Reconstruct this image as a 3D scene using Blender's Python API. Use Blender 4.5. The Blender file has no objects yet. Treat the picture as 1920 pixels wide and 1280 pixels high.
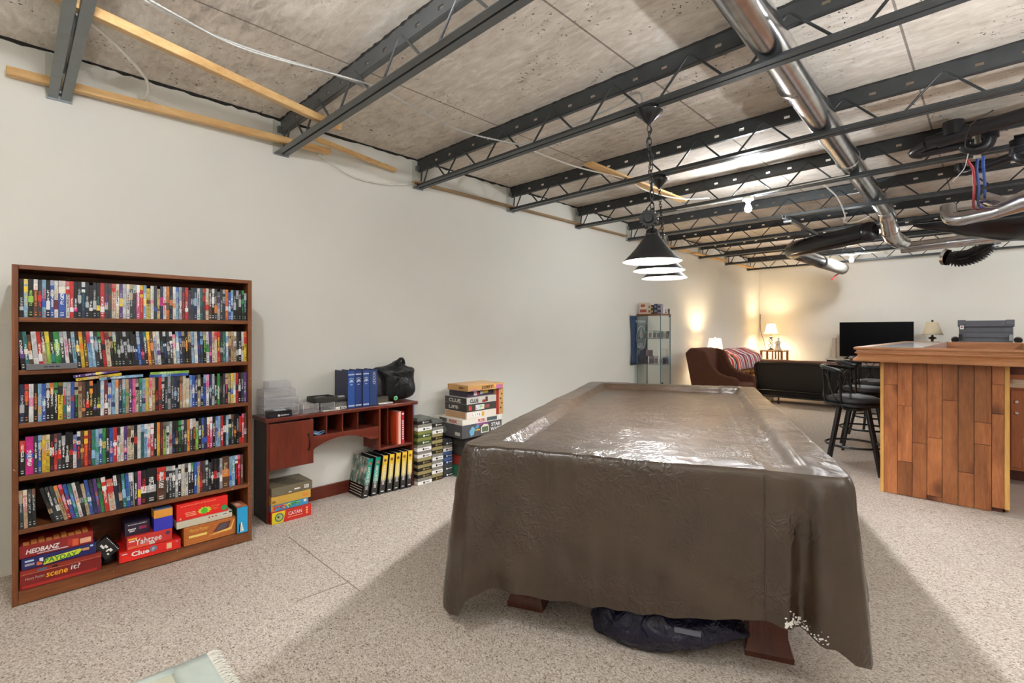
import bpy, math, random
from math import sin, cos, pi, radians, atan2, sqrt
from mathutils import Vector, Matrix, noise

# ---------------------------------------------------------------- camera, world, exposure
scene = bpy.context.scene
col = scene.collection
cam_data = bpy.data.cameras.new('camera')
cam_data.sensor_width = 36.0
cam_data.lens = 36.0 * 920.0 / 1920.0
cam_data.shift_y = -19.0 / 1920.0
cam_data.clip_start = 0.05
cam = bpy.data.objects.new('camera', cam_data)
col.objects.link(cam)
cam.location = (0, 0, 1.35)
cam.rotation_euler = (pi / 2, 0, atan2(902.0, 920.0))
scene.camera = cam

world = bpy.data.worlds.new('world')
scene.world = world
world.use_nodes = True
world.node_tree.nodes['Background'].inputs[0].default_value = (0.9, 0.95, 1.0, 1)
world.node_tree.nodes['Background'].inputs[1].default_value = 0.3
scene.view_settings.view_transform = 'Standard'
scene.view_settings.look = 'None'
scene.view_settings.gamma = 1.0
scene.view_settings.use_curve_mapping = False
scene.view_settings.exposure = 2.13
scene.cycles.use_denoising = True
scene.cycles.max_bounces = 10
scene.cycles.diffuse_bounces = 6
scene.cycles.transparent_max_bounces = 16
scene.cycles.caustics_reflective = False
scene.cycles.caustics_refractive = False

BULB = 255.0        # emission strength of the bare ceiling bulbs
PEND = 280.0         # pendant bulbs
UPL = 620.0       # added fill uplighters, all out of view
LAMP = 235.0         # table lamp bulbs
C_BULB = (0.92, 0.955, 0.99)
C_COOL = (0.95, 0.96, 0.97)
C_WARM = (1.0, 0.76, 0.48)

# ---------------------------------------------------------------- helpers
random.seed(11)


def lin(c):
    return c / 12.92 if c <= 0.04045 else ((c + 0.055) / 1.055) ** 2.4


def rgb(r, g, b):
    return (lin(r / 255), lin(g / 255), lin(b / 255), 1.0)


def tag(o, label, cat, group=None, kind=None):
    if label:
        o['label'] = label
    if cat:
        o['category'] = cat
    if group:
        o['group'] = group
    if kind:
        o['kind'] = kind
    return o


def thing(name, label, cat, loc=(0, 0, 0), group=None):
    o = bpy.data.objects.new(name, None)
    col.objects.link(o)
    o.location = loc
    o.empty_display_size = 0.05
    tag(o, label, cat, group)
    return o


def origin_of(o):
    p = Vector((0, 0, 0))
    while o is not None:
        p += o.location
        o = o.parent
    return p


class MB:
    def __init__(s, M=None):
        s.v, s.f, s.mi, s.M = [], [], [], M

    def add(s, vs, fs, mi=0):
        n = len(s.v)
        M = s.M
        for p in vs:
            p = Vector(p)
            s.v.append(M @ p if M is not None else p)
        for f in fs:
            s.f.append([i + n for i in f])
            s.mi.append(mi)
        return s

    def box(s, x0, x1, y0, y1, z0, z1, mi=0):
        if x0 > x1: x0, x1 = x1, x0
        if y0 > y1: y0, y1 = y1, y0
        if z0 > z1: z0, z1 = z1, z0
        return s.add([(x0, y0, z0), (x1, y0, z0), (x1, y1, z0), (x0, y1, z0),
                      (x0, y0, z1), (x1, y0, z1), (x1, y1, z1), (x0, y1, z1)],
                     [(3, 2, 1, 0), (4, 5, 6, 7), (0, 1, 5, 4), (1, 2, 6, 5), (2, 3, 7, 6), (3, 0, 4, 7)], mi)

    def beam(s, a, b, w, h, up=(0, 0, 1), mi=0):
        a, b = Vector(a), Vector(b)
        d = (b - a).normalized()
        side = d.cross(Vector(up))
        if side.length < 1e-5:
            side = d.cross(Vector((1, 0, 0)))
        side.normalize()
        u = side.cross(d).normalized()
        vs = []
        for p in (a, b):
            for i, j in ((-1, -1), (1, -1), (1, 1), (-1, 1)):
                vs.append(p + side * (w / 2 * i) + u * (h / 2 * j))
        return s.add(vs, [(0, 1, 2, 3), (7, 6, 5, 4), (0, 4, 5, 1), (1, 5, 6, 2), (2, 6, 7, 3), (3, 7, 4, 0)], mi)

    def tube(s, pts, r, n=8, mi=0, closed=False, cap=True):
        pts = [Vector(p) for p in pts]
        m = len(pts)
        rs = r if isinstance(r, (list, tuple)) else [r] * m
        tang = []
        for i in range(m):
            a = pts[(i - 1) % m] if (closed or i > 0) else pts[0]
            b = pts[(i + 1) % m] if (closed or i < m - 1) else pts[-1]
            t = b - a
            tang.append(t.normalized() if t.length > 1e-9 else Vector((0, 0, 1)))
        ref = Vector((0, 0, 1)) if abs(tang[0].z) < 0.9 else Vector((1, 0, 0))
        u = tang[0].cross(ref).normalized()
        vs = []
        for i in range(m):
            t = tang[i]
            u = (u - t * u.dot(t))
            if u.length < 1e-6:
                u = t.orthogonal()
            u.normalize()
            w = t.cross(u)
            for k in range(n):
                a = 2 * pi * k / n
                vs.append(pts[i] + (u * cos(a) + w * sin(a)) * rs[i])
        fs = []
        for i in range(m if closed else m - 1):
            j = (i + 1) % m
            for k in range(n):
                l = (k + 1) % n
                fs.append((i * n + k, i * n + l, j * n + l, j * n + k))
        if cap and not closed:
            fs.append(tuple(range(n))[::-1])
            fs.append(tuple((m - 1) * n + k for k in range(n)))
        return s.add(vs, fs, mi)

    def lathe(s, prof, c=(0, 0, 0), n=24, mi=0, axis='z', capb=True, capt=True):
        c = Vector(c)
        vs, fs = [], []
        for r, h in prof:
            for k in range(n):
                a = 2 * pi * k / n
                x, y = r * cos(a), r * sin(a)
                p = {'z': (x, y, h), 'x': (h, x, y), 'y': (y, h, x)}[axis]
                vs.append(c + Vector(p))
        m = len(prof)
        for i in range(m - 1):
            for k in range(n):
                l = (k + 1) % n
                fs.append((i * n + k, i * n + l, (i + 1) * n + l, (i + 1) * n + k))
        if capb:
            fs.append(tuple(range(n))[::-1])
        if capt:
            fs.append(tuple((m - 1) * n + k for k in range(n)))
        return s.add(vs, fs, mi)

    def prism(s, poly, plane, d0, d1, mi=0):
        def P(a, b, d):
            return {'yz': (d, a, b), 'xz': (a, d, b), 'xy': (a, b, d)}[plane]
        n = len(poly)
        vs = [P(a, b, d0) for a, b in poly] + [P(a, b, d1) for a, b in poly]
        fs = [tuple(range(n))[::-1], tuple(range(n, 2 * n))]
        for i in range(n):
            j = (i + 1) % n
            fs.append((i, j, n + j, n + i))
        return s.add(vs, fs, mi)

    def grid(s, fn, nu, nv, closeu=False, mi=0):
        vs = [fn(i / (nu if closeu else nu - 1), j / (nv - 1)) for j in range(nv) for i in range(nu)]
        fs = []
        for j in range(nv - 1):
            for i in range(nu if closeu else nu - 1):
                k = (i + 1) % nu
                fs.append((j * nu + i, j * nu + k, (j + 1) * nu + k, (j + 1) * nu + i))
        return s.add(vs, fs, mi)

    def sphere(s, c, r, nu=16, nv=10, mi=0, sx=1, sy=1, sz=1):
        c = Vector(c)
        prof = [(max(1e-4, r * sin(pi * j / nv)), -r * cos(pi * j / nv)) for j in range(nv + 1)]
        vs, fs = [], []
        for q, h in prof:
            for k in range(nu):
                a = 2 * pi * k / nu
                vs.append(c + Vector((q * cos(a) * sx, q * sin(a) * sy, h * sz)))
        for j in range(nv):
            for k in range(nu):
                l = (k + 1) % nu
                fs.append((j * nu + k, j * nu + l, (j + 1) * nu + l, (j + 1) * nu + k))
        return s.add(vs, fs, mi)

    def build(s, name, mats, parent=None, smooth=None, bevel=0, seg=2, subsurf=0, solid=0, loc=None):
        o = bpy.data.objects.new(name, None)
        me = bpy.data.meshes.new(name)
        if parent is not None:
            off = origin_of(parent)
        elif loc is not None:
            off = Vector(loc)
        else:
            xs = [v.x for v in s.v]; ys = [v.y for v in s.v]; zs = [v.z for v in s.v]
            off = Vector(((min(xs) + max(xs)) / 2, (min(ys) + max(ys)) / 2, min(zs)))
        me.from_pydata([v - off for v in s.v], [], s.f)
        me.update()
        bpy.data.objects.remove(o)
        o = bpy.data.objects.new(name, me)
        col.objects.link(o)
        if parent is not None:
            o.parent = parent
        else:
            o.location = off
        if not isinstance(mats, (list, tuple)):
            mats = [mats]
        for m in mats:
            me.materials.append(m)
        if len(mats) > 1:
            me.polygons.foreach_set('material_index', s.mi)
        if smooth:
            me.polygons.foreach_set('use_smooth', [True] * len(me.polygons))
            me.set_sharp_from_angle(angle=radians(smooth if smooth is not True else 180))
        if bevel:
            b = o.modifiers.new('bevel', 'BEVEL')
            b.width = bevel; b.segments = seg; b.limit_method = 'ANGLE'; b.angle_limit = radians(40)
        if subsurf:
            b = o.modifiers.new('subsurf', 'SUBSURF')
            b.levels = subsurf; b.render_levels = subsurf
        if solid:
            b = o.modifiers.new('solid', 'SOLIDIFY')
            b.thickness = solid; b.offset = 0
        return o


def box_part(name, mat, parent, x0, x1, y0, y1, z0, z1, bevel=0.0015):
    return MB().box(x0, x1, y0, y1, z0, z1).build(name, mat, parent, bevel=bevel)


def copy_tree(o, parent=None):
    c = o.copy()
    col.objects.link(c)
    c.parent = parent
    for ch in list(o.children):
        copy_tree(ch, c)
    return c


def spline(pts, k=6):
    pts = [Vector(p) for p in pts]
    P = [pts[0] * 2 - pts[1]] + pts + [pts[-1] * 2 - pts[-2]]
    out = []
    for i in range(1, len(P) - 2):
        a, b, c, d = P[i - 1], P[i], P[i + 1], P[i + 2]
        for j in range(k):
            t = j / k
            out.append(0.5 * ((2 * b) + (c - a) * t + (2 * a - 5 * b + 4 * c - d) * t * t + (3 * b - a - 3 * c + d) * t ** 3))
    out.append(pts[-1])
    return out


# ---------------------------------------------------------------- materials
class NT:
    def __init__(s, name):
        s.m = bpy.data.materials.new(name)
        s.m.use_nodes = True
        s.t = s.m.node_tree
        s.n = s.t.nodes
        s.b = s.n['Principled BSDF']
        s.out = s.n['Material Output']

    def new(s, typ, **kw):
        n = s.n.new(typ)
        for k, v in kw.items():
            setattr(n, k, v)
        return n

    def set(s, node, name, val):
        i = node.inputs[name]
        if isinstance(val, bpy.types.NodeSocket):
            s.t.links.new(val, i)
        else:
            i.default_value = val
        return s

    def link(s, a, b):
        s.t.links.new(a, b)

    def math(s, op, a, b=None, c=None, clamp=False):
        n = s.new('ShaderNodeMath', operation=op, use_clamp=clamp)
        for i, v in enumerate((a, b, c)):
            if v is None: continue
            if isinstance(v, bpy.types.NodeSocket): s.link(v, n.inputs[i])
            else: n.inputs[i].default_value = v
        return n.outputs[0]

    def mix(s, f, a, b, blend='MIX'):
        n = s.new('ShaderNodeMix', data_type='RGBA', blend_type=blend)
        for i, v in ((0, f), (6, a), (7, b)):
            if isinstance(v, bpy.types.NodeSocket): s.link(v, n.inputs[i])
            else: n.inputs[i].default_value = v
        return n.outputs[2]

    def coord(s, kind='Object', scale=(1, 1, 1), rot=(0, 0, 0), loc=(0, 0, 0)):
        tc = s.new('ShaderNodeTexCoord')
        mp = s.new('ShaderNodeMapping')
        mp.inputs['Scale'].default_value = scale
        mp.inputs['Rotation'].default_value = rot
        mp.inputs['Location'].default_value = loc
        s.link(tc.outputs[kind], mp.inputs[0])
        return mp.outputs[0]

    def noise(s, vec, scale, detail=3, rough=0.5, dist=0.0):
        n = s.new('ShaderNodeTexNoise')
        s.set(n, 'Vector', vec).set(n, 'Scale', scale).set(n, 'Detail', detail).set(n, 'Roughness', rough).set(n, 'Distortion', dist)
        return n.outputs['Fac']

    def ramp(s, fac, stops, interp='LINEAR'):
        n = s.new('ShaderNodeValToRGB')
        n.color_ramp.interpolation = interp
        el = n.color_ramp.elements
        while len(el) < len(stops):
            el.new(0.5)
        for e, (p, c) in zip(el, stops):
            e.position = p
            e.color = c if len(c) == 4 else (*c, 1)
        s.link(fac, n.inputs[0])
        return n.outputs[0]

    def bump(s, h, strength=0.3, dist=0.01):
        n = s.new('ShaderNodeBump')
        s.set(n, 'Height', h).set(n, 'Strength', strength).set(n, 'Distance', dist)
        s.link(n.outputs[0], s.b.inputs['Normal'])


def plain(name, c, rough=0.5, metal=0.0, spec=0.5, vary=0.06, emit=None):
    k = NT(name)
    if vary:
        f = k.noise(k.coord('Object'), 14, 3)
        cc = k.ramp(f, [(0.3, tuple(x * (1 - vary) for x in c[:3])), (0.7, tuple(min(1, x * (1 + vary)) for x in c[:3]))])
        k.link(cc, k.b.inputs['Base Color'])
    else:
        k.b.inputs['Base Color'].default_value = c
    k.b.inputs['Roughness'].default_value = rough
    k.b.inputs['Metallic'].default_value = metal
    k.b.inputs['Specular IOR Level'].default_value = spec
    if emit:
        k.b.inputs['Emission Color'].default_value = (*emit[0], 1)
        k.b.inputs['Emission Strength'].default_value = emit[1]
    return k.m


def wood(name, dark, light, scale=(1, 1, 1), rough=0.45, rings=3.0, knots=0.0, per_object=0.0, chips=0.0, spec=0.4):
    """long grain runs along the axis with the smallest scale"""
    k = NT(name)
    oi = k.new('ShaderNodeObjectInfo')
    tc = k.new('ShaderNodeTexCoord')
    off = k.new('ShaderNodeVectorMath', operation='ADD')
    k.link(tc.outputs['Object'], off.inputs[0])
    r10 = k.math('MULTIPLY', oi.outputs['Random'], 7.0)
    cmb = k.new('ShaderNodeCombineXYZ')
    for i in range(3):
        k.link(r10, cmb.inputs[i])
    if per_object:
        k.link(cmb.outputs[0], off.inputs[1])
    mp = k.new('ShaderNodeMapping')
    mp.inputs['Scale'].default_value = scale
    k.link(off.outputs[0], mp.inputs[0])
    n1 = k.noise(mp.outputs[0], rings, 5, 0.6, 0.8)
    n2 = k.noise(mp.outputs[0], rings * 9, 4, 0.65, 0.3)
    f = k.math('ADD', k.math('MULTIPLY', n1, 0.65), k.math('MULTIPLY', n2, 0.35))
    c = k.ramp(f, [(0.34, dark), (0.5, tuple((a + b) / 2 for a, b in zip(dark, light))), (0.66, light)])
    if per_object:
        g = k.math('MULTIPLY_ADD', oi.outputs['Random'], per_object * 2, 1 - per_object)
        m = k.new('ShaderNodeMix', data_type='RGBA', blend_type='MULTIPLY')
        m.inputs[0].default_value = 1
        k.link(c, m.inputs[6])
        gc = k.new('ShaderNodeCombineColor')
        for i in range(3):
            k.link(g, gc.inputs[i])
        k.link(gc.outputs[0], m.inputs[7])
        c = m.outputs[2]
    if knots:
        v = k.new('ShaderNodeTexVoronoi')
        mp2 = k.new('ShaderNodeMapping')
        mp2.inputs['Scale'].default_value = (5.0, 5.0, 3.0)
        k.link(off.outputs[0], mp2.inputs[0])
        k.link(mp2.outputs[0], v.inputs['Vector'])
        v.inputs['Scale'].default_value = 1.0
        kf = k.ramp(v.outputs['Distance'], [(0.0, (1, 1, 1)), (knots * 0.6, (0.8, 0.8, 0.8)), (knots * 1.6, (0, 0, 0))])
        c = k.mix(kf, c, (dark[0] * 0.35, dark[1] * 0.3, dark[2] * 0.3, 1))
    if chips:
        q = k.noise(tc.outputs['Object'], 55, 2)
        qf = k.ramp(q, [(0.735, (0, 0, 0)), (0.755, (chips, chips, chips))])
        c = k.mix(qf, c, rgb(200, 170, 140))
    k.link(c, k.b.inputs['Base Color'])
    k.b.inputs['Roughness'].default_value = rough
    k.b.inputs['Specular IOR Level'].default_value = spec
    k.bump(n2, 0.12, 0.002)
    return k.m


def emitter(name, c, strength):
    k = NT(name)
    k.b.inputs['Base Color'].default_value = (1, 1, 1, 1)
    k.b.inputs['Emission Color'].default_value = (*c, 1)
    k.b.inputs['Emission Strength'].default_value = strength
    return k.m


def glassy(name, tint, gloss=0.1, milk=0.0, fres=0.9):
    k = NT(name)
    k.n.remove(k.b)
    tr = k.new('ShaderNodeBsdfTransparent'); tr.inputs[0].default_value = tint
    gl = k.new('ShaderNodeBsdfGlossy'); gl.inputs['Roughness'].default_value = 0.03
    lw = k.new('ShaderNodeLayerWeight'); lw.inputs[0].default_value = 0.25
    f = k.math('MULTIPLY_ADD', lw.outputs['Fresnel'], fres, gloss, clamp=True)
    mx = k.new('ShaderNodeMixShader')
    k.link(f, mx.inputs[0]); k.link(tr.outputs[0], mx.inputs[1]); k.link(gl.outputs[0], mx.inputs[2])
    res = mx.outputs[0]
    if milk:
        df = k.new('ShaderNodeBsdfDiffuse'); df.inputs[0].default_value = (0.97, 0.97, 0.99, 1)
        m2 = k.new('ShaderNodeMixShader'); m2.inputs[0].default_value = milk
        k.link(res, m2.inputs[1]); k.link(df.outputs[0], m2.inputs[2])
        res = m2.outputs[0]
    k.link(res, k.out.inputs[0])
    return k.m


def mat_wall():
    k = NT('wall_paint')
    v = k.coord('Object')
    f = k.noise(v, 0.7, 3)
    k.link(k.ramp(f, [(0.3, rgb(224, 223, 215)), (0.7, rgb(230, 229, 222))]), k.b.inputs['Base Color'])
    k.b.inputs['Roughness'].default_value = 0.75
    k.b.inputs['Specular IOR Level'].default_value = 0.25
    k.bump(k.noise(v, 160, 2), 0.05, 0.002)
    return k.m


def mat_carpet():
    k = NT('berber_carpet')
    v = k.coord('Object')
    vo = k.new('ShaderNodeTexVoronoi'); k.link(k.coord('Object', (150, 185, 1)), vo.inputs['Vector']); vo.inputs['Scale'].default_value = 1.0
    sp = k.new('ShaderNodeSeparateColor'); k.link(vo.outputs['Color'], sp.inputs[0])
    c = k.ramp(sp.outputs[0], [(0.0, rgb(124, 106, 92)), (0.07, rgb(166, 152, 138)), (0.3, rgb(192, 181, 169)), (0.62, rgb(206, 196, 185)), (0.9, rgb(224, 216, 206))])
    big = k.noise(v, 1.2, 4)
    c = k.mix(k.ramp(big, [(0.35, (0, 0, 0)), (0.7, (0.25, 0.25, 0.25))]), c, rgb(182, 170, 156))
    fl = k.noise(v, 75, 2)
    c = k.mix(k.ramp(fl, [(0.68, (0, 0, 0)), (0.73, (0.55, 0.55, 0.55))]), c, rgb(112, 92, 80))
    k.link(c, k.b.inputs['Base Color'])
    k.b.inputs['Roughness'].default_value = 0.95
    k.b.inputs['Specular IOR Level'].default_value = 0.1
    h = k.math('SUBTRACT', 1.0, vo.outputs['Distance'])
    k.bump(h, 0.6, 0.005)
    return k.m


def mat_concrete():
    k = NT('board_formed_concrete')
    v = k.coord('Object')
    a = k.noise(v, 0.9, 6, 0.62)
    b = k.noise(k.coord('Object', (1.0, 3.0, 1)), 7, 6, 0.7, 0.6)
    f = k.math('ADD', k.math('MULTIPLY', a, 0.5), k.math('MULTIPLY', b, 0.5))
    c = k.ramp(f, [(0.33, rgb(156, 147, 138)), (0.46, rgb(206, 196, 184)), (0.56, rgb(224, 216, 205)), (0.66, rgb(245, 241, 234))])
    pit = k.noise(v, 46, 3, 0.6)
    pm = k.noise(v, 2.6, 3, 0.6)
    pf = k.math('MULTIPLY', k.ramp(pit, [(0.63, (0, 0, 0)), (0.67, (1, 1, 1))]), k.ramp(pm, [(0.47, (0, 0, 0)), (0.58, (1, 1, 1))]))
    c = k.mix(pf, c, rgb(48, 42, 38))
    # form-board seams: one straight line every 1.22 m
    sx = k.new('ShaderNodeSeparateXYZ'); k.link(v, sx.inputs[0])
    w = k.math('PINGPONG', k.math('ADD', sx.outputs[0], 0.35), 0.61)
    line = k.math('LESS_THAN', w, 0.006)
    c = k.mix(k.math('MULTIPLY', line, 0.7), c, rgb(92, 80, 70))
    k.link(c, k.b.inputs['Base Color'])
    k.b.inputs['Roughness'].default_value = 0.85
    k.b.inputs['Specular IOR Level'].default_value = 0.25
    h = k.math('SUBTRACT', k.math('MULTIPLY', b, 0.5), k.math('ADD', k.math('MULTIPLY', pf, 0.6), line))
    k.bump(h, 0.35, 0.01)
    return k.m


def mat_vinyl_cover():
    k = NT('brown_vinyl_cover')
    v = k.coord('Object')
    a = k.noise(v, 3.0, 3, 0.55, 0.6)
    k.link(k.ramp(a, [(0.3, rgb(54, 40, 28)), (0.7, rgb(68, 52, 37))]), k.b.inputs['Base Color'])
    k.b.inputs['Roughness'].default_value = 0.30
    k.b.inputs['Specular IOR Level'].default_value = 0.8
    # soft hanging folds plus patches of crackled short wrinkles
    w1 = k.noise(k.coord('Object', (1.0, 1.0, 0.30)), 9, 3, 0.5, 0.5)
    w2 = k.noise(k.coord('Object', (1.0, 0.7, 0.8), (0.2, 0.3, 0.6)), 30, 2, 0.5, 0.7)
    w2 = k.math('SUBTRACT', 1.0, k.math('ABSOLUTE', k.math('MULTIPLY_ADD', w2, 2.0, -1.0)))
    w2 = k.math('POWER', w2, 5.0)
    msk = k.ramp(k.noise(v, 4.5, 2), [(0.46, (0.08, 0.08, 0.08)), (0.62, (1, 1, 1))])
    h = k.math('ADD', k.math('MULTIPLY', w1, 1.3), k.math('MULTIPLY', k.math('MULTIPLY', w2, msk), 0.6))
    h = k.math('ADD', h, k.math('MULTIPLY', k.noise(v, 5, 2), 0.9))
    h = k.math('ADD', h, k.math('MULTIPLY', k.noise(v, 55, 2, 0.5, 0.6), 0.07))
    k.bump(h, 0.36, 0.014)
    return k.m


def mat_disc_spine():
    k = NT('printed_disc_spine')
    def attr(n):
        a = k.new('ShaderNodeAttribute', attribute_type='OBJECT', attribute_name=n)
        return a.outputs['Color']
    tc = k.new('ShaderNodeTexCoord')
    sx = k.new('ShaderNodeSeparateXYZ'); k.link(tc.outputs['Generated'], sx.inputs[0])
    y, z = sx.outputs[1], sx.outputs[2]
    rnd = k.new('ShaderNodeObjectInfo').outputs['Random']
    r2 = k.math('FRACT', k.math('MULTIPLY', rnd, 37.7))
    r3 = k.math('FRACT', k.math('MULTIPLY', rnd, 91.3))
    def cell(fz, fy, seed):
        cm = k.new('ShaderNodeCombineXYZ')
        k.link(k.math('FLOOR', k.math('MULTIPLY', z, fz)), cm.inputs[0])
        k.link(k.math('FLOOR', k.math('MULTIPLY', y, fy)), cm.inputs[1])
        k.link(k.math('MULTIPLY', rnd, seed), cm.inputs[2])
        w = k.new('ShaderNodeTexWhiteNoise', noise_dimensions='3D')
        k.link(cm.outputs[0], w.inputs['Vector'])
        return w.outputs['Value'], w.outputs['Color']
    def between(v, a, b):
        return k.math('MULTIPLY', k.math('GREATER_THAN', v, a), k.math('LESS_THAN', v, b))
    cmz = k.new('ShaderNodeCombineXYZ')
    k.link(k.math('MULTIPLY', z, 6.0), cmz.inputs[0]); k.link(k.math('MULTIPLY', y, 0.9), cmz.inputs[1]); k.link(k.math('MULTIPLY', rnd, 60.0), cmz.inputs[2])
    nz = k.new('ShaderNodeTexNoise'); k.link(cmz.outputs[0], nz.inputs['Vector']); nz.inputs['Scale'].default_value = 1.4; nz.inputs['Detail'].default_value = 3
    shade = k.ramp(nz.outputs['Fac'], [(0.3, (0.5, 0.5, 0.5)), (0.7, (1, 1, 1))])
    c = k.mix(1.0, attr('paper'), shade, 'MULTIPLY')
    # art block
    a0 = k.math('MULTIPLY_ADD', r2, 0.62, 0.16)
    art = between(z, a0, k.math('ADD', a0, k.math('MULTIPLY_ADD', r3, 0.18, 0.08)))
    artc = k.mix(0.45, attr('art'), nz.outputs['Color'], 'OVERLAY')
    c = k.mix(art, c, artc)
    # lettering
    t0 = k.math('MULTIPLY_ADD', r3, 0.28, 0.18)
    t1 = k.math('ADD', t0, k.math('MULTIPLY_ADD', r2, 0.26, 0.3))
    val, _ = cell(46, 6, 300.0)
    txt = k.math('MULTIPLY', k.math('GREATER_THAN', val, 0.40), k.math('MULTIPLY', between(z, t0, t1), between(y, 0.24, 0.76)))
    txt = k.math('MULTIPLY', txt, 0.85)
    c = k.mix(txt, c, attr('ink'))
    # small publisher marks at the foot
    m = k.math('ADD', between(z, 0.055, 0.085), between(z, 0.12, 0.145), clamp=True)
    m = k.math('MULTIPLY', k.math('MULTIPLY', m, between(y, 0.25, 0.75)), k.math('GREATER_THAN', r3, 0.25))
    c = k.mix(k.math('MULTIPLY', m, 0.8), c, attr('ink'))
    # head band
    hb = k.math('MULTIPLY', k.math('GREATER_THAN', z, 0.86), k.math('GREATER_THAN', r2, 0.55))
    c = k.mix(k.math('MULTIPLY', hb, 0.75), c, artc)
    k.link(c, k.b.inputs['Base Color'])
    k.b.inputs['Roughness'].default_value = 0.3
    return k.m


M = {}
M['wall'] = mat_wall()
M['carpet'] = mat_carpet()
M['concrete'] = mat_concrete()
M['cover'] = mat_vinyl_cover()
M['spine'] = mat_disc_spine()
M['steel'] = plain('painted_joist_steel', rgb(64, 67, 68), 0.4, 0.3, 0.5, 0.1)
M['steel_pale'] = plain('pale_joist_steel', rgb(118, 122, 122), 0.4, 0.4)  # paler joist steel, used on the nearest joist
M['steel_lit'] = plain('lamplit_joist_steel', rgb(92, 94, 94), 0.4, 0.3)  # same joist steel, lightened to paint in the light on the second joist
M['rust'] = plain('raw_edge_filler', rgb(40, 38, 36), 0.9)
M['galv'] = plain('galvanised_steel', (0.62, 0.62, 0.63, 1), 0.22, 1.0, 0.5, 0.14)
M['zinc'] = plain('zinc_channel', rgb(150, 155, 158), 0.35, 0.7)
M['pine'] = wood('yellow_pine', rgb(196, 146, 88), rgb(236, 200, 142), (6, 0.6, 6), 0.5, 2.5)
M['pine_grey'] = wood('weathered_lath', rgb(140, 112, 80), rgb(186, 158, 120), (6, 0.6, 6), 0.6, 2.5)
M['shelfwood'] = wood('brown_stained_wood', rgb(88, 46, 24), rgb(144, 88, 50), (7, 0.7, 7), 0.42, 2.2, chips=0.8)
M['shelfwood_v'] = wood('brown_stained_wood_upright', rgb(90, 48, 26), rgb(146, 90, 52), (7, 7, 0.7), 0.42, 2.2, chips=0.8)
M['cherry'] = wood('cherry_laminate', rgb(88, 34, 22), rgb(122, 52, 34), (5, 5, 0.5), 0.35, 2.0)
M['cherry_h'] = wood('cherry_laminate_level', rgb(86, 34, 22), rgb(118, 52, 36), (5, 0.5, 5), 0.33, 2.0)
M['backs_shaded_side'] = plain('dark_backs_shaded_side', rgb(46, 26, 22), 0.45)
M['plank'] = wood('knotty_bar_plank', rgb(126, 72, 42), rgb(190, 122, 74), (6, 6, 0.8), 0.42, 1.6, knots=0.20, per_object=0.34)
M['trimwood'] = wood('bar_trim_wood', rgb(166, 110, 74), rgb(208, 154, 110), (0.6, 6, 6), 0.38, 2.2)
M['postwood'] = wood('pale_corner_post', rgb(196, 142, 72), rgb(232, 184, 106), (6, 6, 0.5), 0.42, 2.2)
M['cabinetwood'] = wood('orange_cabinet_wood', rgb(164, 100, 66), rgb(194, 128, 88), (5, 5, 0.6), 0.4, 2.0)
M['legwood'] = wood('dark_red_table_leg', rgb(70, 36, 28), rgb(104, 58, 44), (5, 5, 0.6), 0.4, 2.0)
M['rustic'] = wood('rustic_table_wood', rgb(120, 78, 44), rgb(168, 120, 74), (6, 6, 1), 0.5, 2.0)
M['black'] = plain('black_metal', rgb(24, 25, 26), 0.26, 0.0, 0.6)
M['blackplastic'] = plain('black_plastic', rgb(20, 20, 22), 0.35)
M['blackcloth'] = plain('black_cloth', rgb(24, 25, 26), 0.62)
kb_ = NT('tote_fabric')
kb_.b.inputs['Base Color'].default_value = rgb(26, 27, 28)
kb_.b.inputs['Roughness'].default_value = 0.42
kb_.bump(kb_.math('ADD', kb_.noise(kb_.coord('Object', (1, 1, 0.6)), 11, 4, 0.6, 1.2), kb_.math('MULTIPLY', kb_.noise(kb_.coord('Object'), 34, 2), 0.2)), 0.7, 0.03)
M['tote'] = kb_.m
M['seatcloth'] = plain('charcoal_seat_vinyl', rgb(48, 46, 46), 0.55)
M['screen'] = plain('black_glass_screen', rgb(2, 2, 3), 0.35, spec=0.12, vary=0)
M['white'] = plain('white_print', rgb(238, 236, 232), 0.5, vary=0.02)
M['offwhite'] = plain('offwhite_print', rgb(214, 208, 196), 0.5)
M['cablewhite'] = plain('white_cable', rgb(226, 224, 216), 0.5)
M['armour'] = plain('armoured_cable', rgb(206, 206, 204), 0.3, 0.6)
M['abs'] = plain('black_abs_pipe', rgb(28, 28, 32), 0.3)
M['pvc'] = plain('grey_pvc_pipe', rgb(176, 168, 150), 0.4)
M['red_pipe'] = plain('red_pex', rgb(200, 40, 56), 0.35)
M['blue_pipe'] = plain('blue_pex', rgb(52, 96, 190), 0.35)
M['yellow'] = plain('yellow_print', rgb(236, 196, 60), 0.45)
M['glass'] = glassy('cabinet_glass', (0.975, 0.99, 0.985, 1), 0.012, fres=0.35)
M['glassedge'] = plain('green_glass_edge', rgb(92, 118, 118), 0.2)
M['acrylic'] = glassy('clear_acrylic', (0.985, 0.985, 0.99, 1), 0.004, 0.09, fres=0.10)
M['slipcover'] = plain('brown_slipcover', rgb(92, 58, 44), 0.85, spec=0.2)
M['tan'] = plain('tan_leather', rgb(168, 112, 56), 0.45)
M['brownleather'] = plain('brown_leather', rgb(96, 58, 38), 0.42)
M['bronze'] = plain('dark_bronze', rgb(64, 50, 38), 0.45, 0.5)
M['ceramic'] = plain('porcelain', rgb(236, 234, 226), 0.25)
M['greybox'] = plain('grey_trunk_plastic', rgb(92, 94, 102), 0.5)
M['laminate'] = plain('white_bar_laminate', rgb(206, 206, 214), 0.12, spec=0.7, vary=0.02)
M['countertop'] = plain('pale_countertop', rgb(220, 204, 178), 0.35)
M['matcloth'] = plain('pale_cotton_mat', rgb(206, 208, 188), 0.9)
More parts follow.
